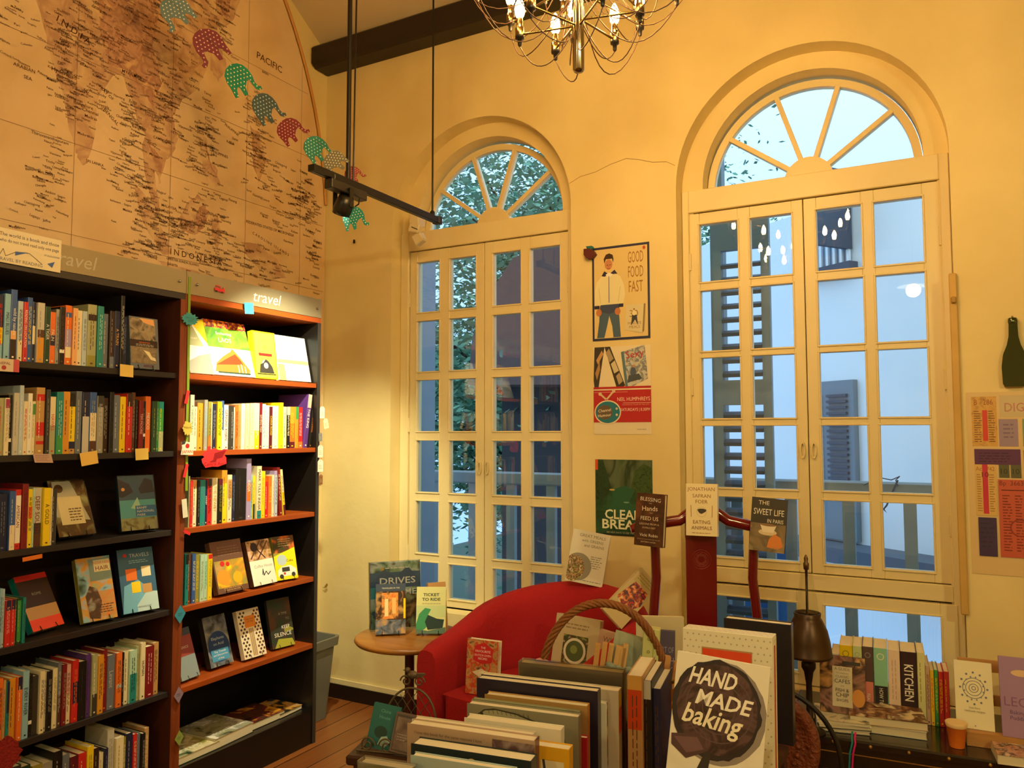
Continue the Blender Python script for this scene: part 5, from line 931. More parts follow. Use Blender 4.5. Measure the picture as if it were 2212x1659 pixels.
for z in (.12,.20): m.box(-.21,.21,-.39,-.37,z,z+.018,LQ)
m.box(-.21,.21,-.01,.01,.12,.14,LQ); m.build('stretcher', yc)
def onchair(x, z, w, h, t, items, lab, base, rz=0, roll=0, tilt=.08, y=-.05, **kw):
    c_, s_ = cos(rad(24)), sin(rad(24)); face_book((2.395+x*c_-y*s_, -.55+x*s_+y*c_, z), rad(24)+rz, tilt, w, h, t, items, lab, base, roll=roll, **kw)
onchair(-.215, 1.075, .115, .195, .024, [('r',0,0,1,1,pic(['5a3220','3c2018','6b3c24'],12)),('t','BLESSING',.5,.85,.075,'e8dcc8','c',-.05),('t','THE',.5,.80,.025,'c8b090'),('t','Hands',.5,.67,.095,'f0e4d0','c',.04),('t','THAT',.55,.62,.022,'c8b090'),('t','FEED US',.5,.49,.075,'f0e4d0'),('t','LESSONS FROM A',.5,.40,.038,'d8c0a0'),('t','10-MILE DIET',.5,.33,.036,'d8c0a0'),('t','Vicki Robin',.5,.18,.06,'f0e4d0'),('t','AUTHOR OF YOUR MONEY OR YOUR LIFE',.5,.12,.018,'c8b090'),('t','Joel Salatin and Jan',.5,.06,.03,'e0c8a8')], 'brown BLESSING THE HANDS THAT FEED US book on the chair crest', '4a2a1c', roll=rad(2), rz=rad(-30))
onchair(-.018, 1.115, .115, .192, .035, [('r',0,0,1,1,'eee0b4'),('t','JONATHAN',.48,.84,.072,'8a5a30'),('t','SAFRAN',.5,.73,.072,'8a5a30'),('t','FOER',.5,.62,.072,'8a5a30'),('ring',.5,.46,.16,.012,'c8b890'),('p',[(.36,.50),(.42,.44),(.5,.42),(.62,.46),(.66,.5),(.56,.52),(.44,.52)],'3c3428'),('l',[(.16,.58),(.17,.36)],.02,'a87a48'),('l',[(.84,.58),(.83,.36)],.02,'a87a48'),('t','EATING',.5,.23,.07,'8a5a30'),('t','ANIMALS',.5,.12,.07,'8a5a30'),('lines',.2,.04,.8,.07,1,'a87a48')], 'cream EATING ANIMALS book in the middle of the chair crest', 'eee0b4', rz=rad(-18), spine_side='r')
onchair(.215, 1.06, .125, .195, .022, [('r',0,0,1,1,'3a3428'),('r',0,0,1,.52,pic(['a08a64','6b5c44','c8b488'],10)),('t','THE',.35,.87,.08,'f0ead8'),('t','SWEET LIFE',.5,.68,.12,'f0ead8','c',0,.86),('t','IN PARIS',.7,.54,.075,'f0ead8','c',0,.45),('c',.5,.36,.26,'d8c8a4',.09),('p',[(.28,.5),(.74,.5),(.66,.36),(.36,.36)],'e6dcc4'),('c',.51,.5,.23,'8a6a48',.04),('p',[(.5,.08),(.55,.24),(.7,.34),(.88,.28),(.95,.12),(.8,.06)],'d8843c'),('t','DAVID LEBOVITZ',.4,.04,.05,'8a8470')], 'THE SWEET LIFE IN PARIS book with coffee cup on the right crest end', '3a3428', roll=rad(4), rz=rad(-22))

# ------------------------------------------------------------------ crate of large books in the foreground
RZ = rad(8.5); NV = Vector((-sin(RZ), cos(RZ), 0))
def on_s(px, py, s): d = ray(px, py); return CAM + d*((s-CAM.dot(NV))/d.dot(NV))
ZT = .47
cr8 = thing('book_crate', 'dark wooden crate holding the large foreground books', 'crate', (2.205,-1.79,0), (0,0,RZ))
DW = woodmat('2e1a12','4a2c1c',0,6,.5)
m = MB(); m.box(-.30,.24,-.36,.30,.44,.469,DW); m.build('bottom_board', cr8)
for nm, b_ in (('side_board',(-.32,-.301,-.38,.32,.42,.56)),('side_board',(.241,.26,-.38,.32,.42,.56)),('end_board',(-.30,.24,.301,.32,.42,.56)),('end_board',(-.30,.24,-.38,-.361,.42,.56))):
    m = MB(); m.box(*b_, DW); m.build(nm, cr8)
for x in (-.29,.21):
    for y in (-.34,.28): m = MB(); m.box(x,x+.035,y,y+.035,0,.4395,DW); m.build('leg', cr8)
GF = 'large books standing in the foreground crate'
def fbook(tl_, tr_, s, t, items, label, base, spinec=None, wrap=False, spine_items=(), pages=PAGES):
    a = on_s(*tl_, s); b = on_s(*tr_, s); v = b-a; w = Vector((v.x,v.y,0)).length; zt = (a.z+b.z)/2; c = (a+b)/2; c.z = ZT
    return face_book(c, RZ, 0, w, zt-ZT, t-.001, items, label, base, spinec, wrap=wrap, spine_side='r', spine_items=spine_items, group=GF, pages=pages)
FISH = [('p',[(.08,.86),(.16,.93),(.25,.95),(.45,.93),(.62,.88),(.7,.84),(.76,.87),(.77,.80),(.66,.81),(.45,.80),(.2,.82)],'3c3a2c'),('p',[(.1,.865),(.17,.92),(.27,.935),(.45,.915),(.60,.87),(.45,.825),(.22,.835)],'a8a486')] + [('l',[(.2+.04*i,.93),(.21+.04*i,.90)],.004,'3c3a2c') for i in range(10)] + [('c',.14,.885,.015,'3c3a2c'),('ring',.84,.72,.05,.008,'4a4838'),('l',[(.8,.78),(.86,.7),(.88,.6)],.008,'4a4838'),('l',[(.55,.80),(.7,.76),(.85,.78)],.006,'4a4838')]
FISH = [tuple([it[0]] + [[(a, .865+(b-.8)*.8) for a,b in it[1]]] + list(it[2:])) if it[0] in 'pl' else (it[0], it[1], .865+(it[2]-.8)*.8)+tuple(it[3:]) for it in FISH]
fbook((775,1648),(885,1660), -2.375, .03, [('r',0,0,1,1,pic(['lightgrey','sage','slate'],10))], 'plastic-wrapped grey book at the very bottom left of the crate', 'lightgrey', wrap=True)
fbook((887,1634),(1110,1662), -2.325, .024, [('r',0,0,1,1,'a9bcbc')], 'pale blue book, front of the crate row, with cream circles', 'a9bcbc')
fbook((888,1607),(1147,1643), -2.275, .045, [('r',0,0,1,1,'1c2a2e'),('c',.52,.915,.045,'d8b46a'),('c',.66,.905,.045,'d8b46a')], 'dark teal book with two golden biscuits, second from crate front', '1c2a2e')
fbook((880,1563),(1155,1600), -2.21, .036, [('r',0,0,1,1,'b49a82'),('r',.68,.0,1,.975,pic(['3a2c30','6b5050','a89490'],22)),('t','I love this book for the same reasons I love',.33,.935,.022,'6a4a38','c',0,.58),('t','Iran: Both are brave and delicious',.33,.895,.022,'6a4a38','c',0,.5)], 'beige book with small print and a dark photo, third from crate front', 'b49a82', '6a3c34')
fbook((1120,1607),(1229,1617), -2.165, .035, [('r',0,0,1,1,'e0a81c'),('r',.45,.1,.9,.9,'e8d8b0'),('r',.6,.1,.85,.5,'b8202a'),('l',[(.5,.9),(.55,.75),(.5,.6),(.58,.4)],.05,'charcoal')], 'yellow book with a red and cream picture, right of the beige book', 'e0a81c')
fbook((890,1554),(1150,1587), -2.125, .028, [('r',0,0,1,1,'cfc6ae'),('r',.28,.80,1,.985,pic(['2c2622','6a6258','a8a090'],30))], 'white book with a dark photo strip along its top edge', 'cfc6ae')
fbook((1003,1549),(1211,1578), -2.085, .034, [('r',0,0,1,1,'e4dec8')], 'thick plain cream book in front of the fish-drawing book', 'e4dec8')
fbook((1009,1519),(1249,1549), -2.01, .030, [('r',0,0,1,1,'8a8670')]+FISH, 'grey-green book with a fish line drawing on its cover', '8a8670')
fbook((1200,1588),(1268,1592), -1.975, .022, [], 'small red book showing behind the fish-drawing book', 'b01c24')
fbook((1020,1508),(1252,1538), -1.95, .014, [('r',0,0,1,1,'8f9272')], 'thin sage book right behind the fish-drawing book', '8f9272')
fbook((1047,1499),(1268,1526), -1.925, .030, [('r',0,0,1,1,'b08a50')], 'tan and orange book between the sage and the navy books', 'b08a50', 'c98a3c')
fbook((1030,1468),(1291,1490), -1.885, .036, [('r',0,0,1,1,'1e1a30'),('t','THE ESSENTIAL COLLECTION',.5,.80,.02,'3a3450')], 'very large dark navy book in the middle of the crate', '1e1a30')
fbook((1085,1500),(1310,1512), -1.845, .020, [], 'white book with a vegetable photo on its spine, right of navy book', 'd8d4c0', pic(['4a6a34','8a4030','c8d0b0'],24))
fbook((1035,1460),(1336,1492), -1.82, .038, [('r',0,0,1,1,'d0c8b0')], 'wide cream book with yellow and orange bands on its spine', 'd0c8b0', 'd0b888', spine_items=[('r',0,.86,1,.97,'d8b83c'),('r',0,.66,1,.86,'d85a2c')])
fbook((1034,1462),(1125,1452), -1.77, .012, [('r',0,0,1,1,'e4dcc4'),('c',.6,.93,.35,'6a7040',.16),('c',.6,.93,.28,'c8b890',.1),('c',.7,.95,.15,'d05a34',.06)], 'white book with a round vegetable plate photo at the back left of crate', 'e4dcc4')
fbook((1122,1432),(1345,1452), -1.735, .040, [('r',0,0,1,1,'9a8f80')], 'brown-grey book wrapped in shiny plastic at the back of crate', '9a8f80', wrap=True)
# books at the right end, spines to the viewer
def sbook(px0, px1, ytop, s, col, bands, label, txt=''):
    a = on_s(px0, ytop, s); b = on_s(px1, ytop, s); t = (b-a).length
    spine_book((a.x,a.y,ZT), RZ, t-.0015, .20, (a.z+b.z)/2-ZT, col, bands, txt, 'brown', label, GF)
sbook(1354,1388,1460,-1.80,'tan',[(.62,.90,'d2481c'),(.90,1,'d8a850')],'thick tan book spine with a wide orange band, back right of crate','')
sbook(1389,1408,1470,-1.78,'black',[(.86,1,'lightgrey')],'black book with a patterned grey band at the spine head','')
sbook(1409,1428,1488,-1.76,'navy',[],'slim navy book at the far right end of the crate','')

# riser with the display books
rsr = thing('display_riser', 'dark wooden display riser under the HAND MADE BAKING book', 'riser', (2.775,-1.83,0), (0,0,rad(-3)))
m = MB(); m.box(-.17,.03,-.26,.42,.695,.715,DW); m.build('top', rsr)
for x in (-.16,.0):
    for y in (-.25,.39): m = MB(); m.box(x,x+.025,y,y+.025,0,.6945,DW); m.build('leg', rsr)
tp = dep(1562,1424,1.62); tlt = .20; H = .262; u = Vector((0, sin(tlt), cos(tlt))); rz = rad(7); rl_ = .085; u = Matrix.Rotation(rz,3,'Z') @ (Matrix.Rotation(rl_,3,'Y') @ u)
bt_ = tp-u*H; CHOC = pic(['1c1214','3a2628','5a4244','2a1a1e'],16,5,.3,(1,1,1),2.0)
def hmfn(): pass
k = [('r',0,0,1,1,'e6dfcc'),('r',0,0,1,.45,pic(['dcd6c6','e6e0d2','c8c0b0'],8))]
def wav(cx,cy,rx,ry,n,amp,sd):
    r = random.Random(sd); return [(cx+(rx+amp*r.uniform(-1,1))*cos(2*pi*i/n), cy+(ry+amp*.7*r.uniform(-1,1))*sin(2*pi*i/n)) for i in range(n)]
k += [('p',wav(.50,.60,.50,.385,40,.008,1),'8a8078'),('p',wav(.47,.615,.475,.37,48,.014,2),'241c20'),('p',wav(.48,.62,.43,.335,40,.01,3),CHOC)]
for q in (.36,.27,.18): k.append(('ring',.5,.63,q,.012,'5a4648'))
k += [('p',[(.02,.38),(.32,.42),(.42,.30),(.20,.22),(.03,.30)],'4a3236'),('p',[(.05,.36),(.3,.39),(.38,.31),(.2,.26)],'6a4c50'),('p',[(.30,.12),(.40,.30),(.46,.30),(.44,.14),(.34,.06),(.22,-.0),(.12,-.0)],'2a2422'),
 ('T','HAND',.40,.78,.125,.50,'f2ecdc',.025,.22,-.02),('T','MADE',.53,.625,.115,.58,'f2ecdc',.022,.22,-.05),('T','baking',.40,.425,.15,.62,'f0e8cc',.018,.22,-.08),('t','RECIPES TO WARM THE HEART',.58,.02,.028,'8a8478','c',0,.7)]
face_book(bt_, rz, tlt, .187, H, .022, k, 'white HAND MADE BAKING cookbook with a dark chocolate cake, in front', 'e6dfcc', pages=PAGES, spine_side='l', gloss=.25, roll=rl_)
c = (dep(1475,1356,1.80)+dep(1666,1377,1.78))/2; h_ = .29
zb = .7155; HH = (c.z-zb)/cos(.06)
o = thing('slipcase_book', 'big cream dotted slipcase book with an orange label behind the baking book', 'book', (c.x-0.0, c.y-(.06*HH), zb), (-.06,0,rad(2)))
SC = mat('e2dbc0',.6); w_ = .203; t_ = .055
m = MB(); m.box(-w_/2,w_/2,0,t_,.0,HH,SC); art(m, [('dots',.01,.01,.99,.99,15,22,.012,'b3a98c'),('r',.22,.70,.78,.885,'b08a5a'),('r',.23,.71,.77,.875,'d9481e')], w_, HH, lambda a,q,e: (a-w_/2,-e,q))
art(m, [('dots',.01,.05,.99,.95,15,3,.012,'b3a98c')], w_, t_, lambda a,q,e: (a-w_/2,q,HH+e)); m.build('slipcase', o, bevel=.001)
m = MB(); m.box(w_/2+.0002,w_/2+.001,.006,t_-.006,.006,HH-.006,PAGES); m.box(w_/2+.001,w_/2+.0022,.012,.022,.0,HH-.02,'b03a20'); m.build('pages', o)
a, b_ = dep(1565,1334,2.02), dep(1705,1350,1.99); c = (a+b_)/2
face_book((c.x,c.y,.7155), rad(0), 0, .168, c.z-.7155, .035, [], 'black hardback behind the dotted slipcase book', '1e1c22', spine_side='r')

# ------------------------------------------------------------------ carved wheel, oil lamp
WC = dep(1650,1600,2.36); wh = thing('carved_wheel', 'round carved dark wooden wheel with an iron hoop, right of the slipcase book', 'wheel', (WC.x,WC.y,0), (0,0,rad(6)))
CW = mat('7a3c20',.5,bump=1.0,bscale=90,var=.45,vscale=40); zc_ = WC.z; TW_ = Matrix.Translation((0,0,zc_)) @ Matrix.Rotation(pi/2,4,'X')
m = MB(); m.lathe([(.001,.012),(.05,.014),(.06,.022),(.07,.012),(.125,.010),(.135,.022),(.152,.024),(.160,.014),(.160,-.012),(.001,-.012)], CW, 56, T=TW_)
for i in range(24):
    a = 2*pi*i/24; m.ball((.098*cos(a),.098*sin(a),.012), .009, CW, 8, T=TW_, sq=(1,1,.5))
m.build('disc', wh)
m = MB(); m.tube([(.205*cos(2*pi*i/48)+.01,-.03,zc_-.03+.205*sin(2*pi*i/48)) for i in range(48)], .0075, IRON, 8, closed=True); m.build('iron_hoop', wh)
m = MB(); m.box(-.025,.025,-.012,.012,.012,zc_-.1585,DW); m.box(-.16,.16,-.06,.06,0,.0118,DW); m.build('stand', wh)

CZ = .461
ch_ = thing('lacquer_chest', 'black lacquer chest with gilt painting under the right window', 'chest', (3.14,-.31,0), (0,0,rad(4)))
LB = mat('14100e',.22,coat=.5); GILT = mat('b08a3c',.4,.6)
m = MB(); m.box(-.47,.50,-.25,.235,.432,CZ-.001,LB); m.build('lid', ch_, bevel=.006, seg=2)
m = MB(); m.box(-.455,.485,-.235,.22,.06,.4315,LB); art(m, [('r',.01,.05,.99,.06,GILT),('r',.01,.93,.99,.94,GILT)]+[('r',.07+.13*i,.30+.1*(i%2),.13+.13*i,.62,mat('4a3420',.5)) for i in range(7)]+[('c',.05+.065*i,.5+.25*sin(i*1.7),.008+.004*(i%3),GILT) for i in range(15)]+[('l',[(.03+.07*i,.2),(.06+.07*i,.5+.2*sin(i)),(.08+.07*i,.35)],.004,GILT) for i in range(13)], .94, .37, lambda a,q,e: (a-.455,-.235-e,.0615+q)); m.build('body', ch_)
m = MB(); m.box(-.455,.485,-.22,.22,0,.0595,LB); m.build('plinth', ch_)
m = MB()
for i in range(9): m.ball((-.44+.115*i,-.2515,.447), .006, GILT, 8)
m.build('studs', ch_)
LP = at(1745,1445,2,CZ+.25); LPp = dep(1746,1413,2.72)
ol = thing('oil_lamp', 'old oil lamp with a dark metal shade and glass chimney by the window', 'lamp', (LPp.x,LPp.y,CZ))
BRZ = mat('4a382a',.35,.75); s0 = LPp.z-CZ
m = MB(); m.lathe([(.05,0),(.052,.006),(.03,.014),(.012,.03),(.010,s0-.10),(.016,s0-.06),(.024,s0-.045),(.024,s0-.03),(.018,s0-.022),(.014,s0-.01),(.002,s0-.01)], mat('2a201a',.4,.6), 20); m.build('base', ol)
m = MB(); m.lathe([(.078,s0-.006),(.081,s0),(.079,s0+.004),(.074,s0+.045),(.065,s0+.085),(.050,s0+.118),(.044,s0+.128),(.046,s0+.142),(.043,s0+.144),(.040,s0+.128),(.047,s0+.115),(.061,s0+.083),(.070,s0+.043),(.076,s0+.0)], BRZ, 32); m.build('shade', ol)
m = MB(); m.lathe([(.034,s0-.01),(.036,s0+.05),(.038,s0+.14),(.034,s0+.19),(.026,s0+.23),(.021,s0+.27),(.022,s0+.285)], CLEAR, 24); m.build('chimney', ol)
m = MB(); m.lathe([(.004,s0+.0),(.0045,s0+.29),(.009,s0+.292),(.010,s0+.312),(.006,s0+.318),(.0075,s0+.33),(.002,s0+.343)], mat('6a5436',.35,.8), 12); m.build('rod', ol)

# ------------------------------------------------------------------ things on the lacquer chest
G2 = 'cookbooks standing on the lacquer chest'; YS = -.315
def crow(start, data):
    prev = start
    for xr, tp_, col, bands, txt, tc_, lab in data:
        xa = at(1400+prev/2.724, 1500, 1, YS).x; xb = at(1400+xr/2.724, 1500, 1, YS).x
        h = at(1400+(prev+xr)/2/2.724, 1250+tp_/2.724, 1, YS).z-CZ
        spine_book((xa, YS+(xa-2.95)*.06, CZ+.0002), rad(3.4), (xb-xa)-.0008, .165 if h > .2 else .13, h, col, bands, txt, tc_, lab, G2); prev = xr
crow(1082, [(1133,440,'lightgrey',[],'KIN','charcoal','grey-brown book at the left end of the chest row, behind the café guide'),
 (1210,392,'yellow',[(0,.53,'d84a1c')],'FRENCH','olive','yellow and orange-red book on the chest, second from the left'),(1266,398,'c4d8a0',[(0,.48,'3a78b0')],'SUMMER','sage','pale green over blue book on the chest'),
 (1332,402,'5a4a4a',[(0,.5,'e08a80')],'FEAST','grey','brown over pink book on the chest, left of the mint one'),(1416,412,'8fd0b4',[(0,.46,'2e2a30')],'HOW TO EAT','white','mint over black HOW TO EAT book on the chest'),
 (1488,424,'e8d4c4',[],'','c8a890','pale pink book between HOW TO EAT and KITCHEN'),(1588,436,'33222a',[],'KITCHEN','white','dark brown book titled KITCHEN on the chest'),
 (1636,442,'d8dca0',[],'','olive','pale yellow-green book right of KITCHEN'),(1662,520,'c8a890',[],'','brown','small pinkish book, first of the short books on chest'),(1686,545,'e8c030',[],'','red','small yellow book beside the green one on the chest'),
 (1711,545,'3c9a4a',[],'','yellow','small green book between yellow and red on the chest'),(1742,555,'c8302c',[],'','yellow','small red book touching the green one on the chest'),(1776,555,'cc3a34',[],'','yellow','small red book at the right end of the chest row')])
def stack(loc, rz, w, d, layers, lab, n='magazine'):
    z = loc[2]
    for i, (t, c, top) in enumerate(layers):
        b = thing(n, lab[i], 'book', (loc[0],loc[1],z+.0003), (0,0,rz+rad(4*(i%2)))); m = MB()
        m.box(-w/2,w/2,-d/2,d/2,t-.002,t,top); m.box(-w/2,w/2,-d/2,d/2,0,.002,c); m.box(-w/2,-w/2+.002,-d/2,d/2,.0021,t-.0021,c); m.build('cover', b)
        m = MB(); m.box(-w/2+.0025,w/2-.002,-d/2+.002,d/2-.002,.0021,t-.0021,mat('ddd4b8',.8)); m.build('pages', b); z += t+.0004
FOOD = pic(['c8b088','8a5a34','5a3420','e0d0a8'],20)
stack((2.845,-.445,CZ), rad(10), .17, .17, [(.012,'grey','lightgrey'),(.014,'charcoal','cream'),(.012,'lightgrey',pic(['lightgrey','cream','charcoal'],20))], ['magazine at the bottom of the small stack under the café guide','middle magazine of the small stack under the café guide','top magazine of the small stack under the café guide'])
face_book((2.852,-.455,CZ+.0405), rad(2), .16, .150, .195, .018, [('r',0,0,1,1,pic(['6a3a34','a07a6a','3c2a2c','d8a870'],14)),('r',.28,.12,.72,.82,'d8d0b4'),('t','A GUIDE',.5,.75,.05,'6a5a44','c',0,.4),('t','TO LONDON',.5,.69,.025,'6a5a44','c',0,.4),('t','CLASSIC',.5,.62,.045,'6a5a44','c',0,.4),('t','CAFES',.5,.53,.07,'4a3a2c','c',0,.4),('t','and',.5,.47,.03,'8a6a4a'),('t','FISH &',.5,.38,.06,'4a3a2c','c',0,.38),('t','CHIP',.5,.29,.075,'4a3a2c','c',0,.4),('t','SHOPS',.5,.21,.05,'6a5a44','c',0,.4),('c',.85,.3,.14,'d89a50',.2),('r',.5,.86,.9,.92,'charcoal')], 'book titled A GUIDE TO CLASSIC CAFES AND FISH AND CHIP SHOPS', '6a3a34')
a = at(1984,1597,2,CZ); b_ = at(1838,1583,2,CZ); c = (a+b_)/2
stack((c.x,c.y+.095,CZ), rad(5), .245, .165, [(.026,'b8c0b8','d0d0c0'),(.028,'a89070',FOOD)], ['cookbook at the bottom of the flat pair before the KITCHEN book','glossy food cookbook on top of the flat pair before KITCHEN'], 'cookbook')
for i,(x,c_) in enumerate([(1840,'1c8a8a'),(1847,'d01c7a')]):
    p = at(x,1585,2,CZ+.02); o = thing('bookmark_ribbon', ['teal ribbon bookmark hanging over the chest edge','magenta ribbon bookmark hanging over the chest edge'][i], 'ribbon', (p.x, min(p.y,-.585)-.004*i, CZ)); m = MB(); y0 = 0
    m.tube([(0,.03,.018),(0,0,.012),(.002,-.006,-.005),(-.006,-.008,-.04),(-.010,-.008,-.09 if i else -.10)], .0035, c_, 6); m.build('ribbon', o)
p = at(2066,1575,1,-.475); cu = thing('paper_cup', 'small orange paper cup in front of the short red books', 'cup', (p.x,p.y,CZ))
m = MB(); m.lathe([(.022,0),(.031,.076),(.0335,.078),(.031,.080),(.029,.078),(.021,.004)], mat('e2761a',.6), 28); m.lathe([(.0312,.066),(.034,.078),(.0312,.0805)], mat('e4c690',.6), 28); m.build('cup', cu)
es = thing('wooden_book_stand', 'light wooden slatted book stand holding the lace and purple books', 'book stand', (3.36,-.33,CZ), (0,0,rad(6)))
PN = woodmat('a8743c','c8965a',0,8,.5)
for z0,z1,y in ((.0,.03,-.075),(.10,.135,.022),(.205,.245,.05)): m = MB(); m.box(-.14,.22,y,y+.012,z0,z1,PN); m.build('slat', es)
m = MB(); m.box(-.14,.22,-.105,-.0755,0,.045,PN); m.build('ledge', es)
for x in (-.10,.18): m = MB(); m.prism([(-.063,.0),(.075,.0),(.075,.012),(.072,.24),(.062,.24),(-.063,.03)], x, x+.014, PN, fn=lambda a,b,d: (d,a,b)); m.build('upright', es)
lace = [('r',0,0,1,1,'e8e2c0')]+[('ring',.5,.60,r_,.018,'6a7488') for r_ in (.30,.22,.13,.06)]+[('c',.5+.36*cos(rad(30*i)),.60+.36*.62*sin(rad(30*i))*1.05,.03,'6a7488') for i in range(12)]+[('c',.5+.26*cos(rad(30*i+15)),.60+.26*.66*sin(rad(30*i+15)),.022,'7a8498') for i in range(12)]+[('t','love bury',.5,.29,.03,'8a8468'),('t','heirloom recipes',.5,.24,.03,'6a6a50'),('c',.5,.05,.015,'6a7488')]
a = at(2066,1553,1,-.42); b_ = at(2149,1556,1,-.42)
face_book(((a.x+b_.x)/2,-.415,CZ+.046), rad(2), .24, b_.x-a.x, .215, .02, lace, 'cream cookbook with a blue lace rosette on the wooden stand', 'e8e2c0')
face_book((b_.x+.095,-.435,CZ+.046), rad(2), .24, .15, .25, .02, [('r',0,0,1,1,'9a7aa6'),('c',.42,.80,.20,'d8b890',.07),('c',.7,.78,.2,'c8a078',.1),('t','LEON',.40,.38,.12,'7a5488'),('t','Baking &',.36,.27,.05,'5a3a6a'),('t','Puddings',.36,.2,.05,'5a3a6a')], 'purple cookbook with large faint letters at the right photo edge', '9a7aa6')
p = at(2175,1612,2,CZ+.02); stack((3.385,-.505,CZ), rad(6), .16, .115, [(.03,'d8d0b8',pic(['8a5a50','c89a80','3a2a28','e0c8b0'],30))], ['pink and brown photo cookbook lying flat at the chest right end'], 'cookbook')

# ------------------------------------------------------------------ basket with its contents
BC = dep(1303,1470,2.47); BZ = .40; bk = thing('wicker_basket', 'wicker basket with a tall twisted handle in front of the armchair', 'basket', (BC.x,BC.y,BZ), (0,0,rad(22)))
WK = mat('6a3c1c',.6,bump=.6,bscale=150,var=.35,vscale=60); WK2 = mat('8a5426',.55,bump=.4,bscale=200,var=.3,vscale=80)
m = MB()
RX, RY = .205, .125
for j in range(13):
    z = .012+.0165*j; k_ = .86+.14*j/12
    m.tube([(RX*k_*cos(2*pi*i/48), RY*k_*sin(2*pi*i/48), z+.003*sin(12*2*pi*i/48+pi*(j%2))) for i in range(48)], .0085, WK, 6, closed=True)
m.prism(circ(0,0,RX*.86,n=32,ry=RY*.86), 0, .012, WK); m.build('body', bk)
m = MB(); zt = .235
for q in range(3): m.tube([((RX+.006*cos(8*2*pi*i/64+q*2.1))*cos(2*pi*i/64), (RY+.006*cos(8*2*pi*i/64+q*2.1))*sin(2*pi*i/64), zt+.006*sin(8*2*pi*i/64+q*2.1)) for i in range(64)], .006, WK2, 6, closed=True)
m.build('rim', bk)
m = MB(); hz = dep(1303,1297,2.47).z-BZ-.012; n = 70
def hc(t): a = pi*t; return Vector((RX*1.0*cos(a), 0, .18+(hz-.18)*max(0,sin(a))**.72))
for q in range(5):
    L = []
    for i in range(n+1):
        t = i/n; c = hc(t); d = (hc(min(1,t+.01))-hc(max(0,t-.01))).normalized(); nn = Vector((0,1,0)); bb = d.cross(nn); ph = 2*pi*(t*7+q/5); L.append(c+nn*(.0085*cos(ph))+bb*(.0085*sin(ph)))
    m.tube(L, .0058, WK2, 6)
m.build('handle', bk)
def L2W(x,y,z): c_, s_ = cos(rad(22)), sin(rad(22)); return (BC.x+x*c_-y*s_, BC.y+x*s_+y*c_, BZ+z)
def bundle(px, py0, D, w, h, roll, col, lab, n=5):
    q = dep(px, py0, D); z0 = BZ+.02; o = thing('booklet_bundle', lab, 'book', (q.x,q.y,z0), (-.1,roll,rad(20)), 'folded tan booklets in the basket'); hh = (q.z-z0)
    r = random.Random(px)
    for i in range(n):
        x = -w/2+w*i/n; m = MB(); a = r.uniform(-.10,.10); m.box(0,w/n*.9,-.02,.02,0,hh*r.uniform(.93,1.0),mat(col,.8,var=.1,vscale=30),T=Matrix.Translation((x,.0,0)) @ Matrix.Rotation(a*.25,4,'Y')); m.build('leaf_block', o)
bundle(1262,1378,2.44,.035,.2,rad(8),'c89a58','narrow bundle of tan booklets left of middle in the basket',2)
bundle(1292,1386,2.46,.07,.2,rad(10),'d0a868','wide bundle of tan booklets in the basket centre',4)
bundle(1422,1412,2.42,.075,.2,rad(10),'c4935a','bundle of tan booklets at the right under the basket handle',4)
def bface(px, py, D, w, h, t, items, lab, base, rz, roll, tilt, **kw):
    q = dep(px, py, D); z0 = BZ+.015; hh = (q.z-z0)/cos(roll); face_book((q.x-sin(roll)*hh*cos(rz), q.y-sin(roll)*hh*sin(rz)-tilt*hh, z0), rz, tilt, w, hh, t, items, lab, base, roll=roll, **kw)
bface(1368,1372,2.52,.10,.3,.02,[('r',0,0,1,1,pic(['9aa890','b0b8a0','8a9a8a'],12))],'sage green book leaning right in the basket behind the pale box','9aa890',rad(18),rad(14),.05)
q = dep(1392,1358,2.46); bx_ = thing('patterned_box', 'pale yellow-green narrow box with a row of curls, upright in the basket', 'box', (q.x-.01,q.y,BZ+.02), (-.04,rad(4),rad(14))); hh = q.z-BZ-.02
m = MB(); m.box(-.026,.026,-.015,.03,0,hh,mat('c8cc88',.6)); art(m, [('ring',.5,.08+.085*i,.13,.04,'6a7444') for i in range(11)]+[('r',.9,0,.94,1,'8a9450')], .035, hh, lambda a,q,e: (a-.024,-.015-e,q)); m.build('box', bx_, bevel=.002)
bface(1433,1362,2.56,.085,.3,.02,[('r',0,0,1,1,'5a5470'),('t','THE ART OF',.5,.84,.045,'b0a8c0'),('t','FRENCH',.5,.76,.05,'b0a8c0'),('t','BAKING',.5,.69,.05,'b0a8c0')],'slate purple book in the basket just under the handle curve','5a5470',rad(14),rad(1),.05)
q = dep(1167,1432,2.40); fl = thing('cloth_rose', 'pink crumpled cloth rose on the left side of the basket', 'decoration', (q.x,q.y,q.z-.04)); r = random.Random(2)
m = MB()
for i in range(16):
    a = i*2.4; k_ = .012+.002*i; m.ball((k_*cos(a), k_*.6*sin(a), .03-.0014*i), .024, mat('d89a88',.8,var=.2,vscale=40), 10, sq=(.9,.4+.3*r.random(),1.0), T=Matrix.Rotation(r.uniform(-.3,.3),4,'X'))
m.tube([(0,0,.0),(.01,.0,-.16)], .004, 'darkgreen', 6); m.build('petals', fl)
q = dep(1436,1486,2.30); bw = thing('gold_bow', 'shiny gold ribbon bow on the right rim of the basket', 'ribbon', q, (0,.3,rad(15))); GD = mat('c89a28',.22,.9); m = MB()
for sg,rr_ in ((1,.0),(-1,.5)):
    for w__ in range(5):
        y = -.01+.005*w__; m.tube([(0,y,0)]+[(sg*.03*sin(pi*i/8)**.8*(1 if i < 8 else 1)+sg*.002*i, y, .035*sin(2*pi*i/9+rr_)) for i in range(1,9)]+[(0,y,0)], .0026, GD, 5)
m.build('bow_loops', bw)
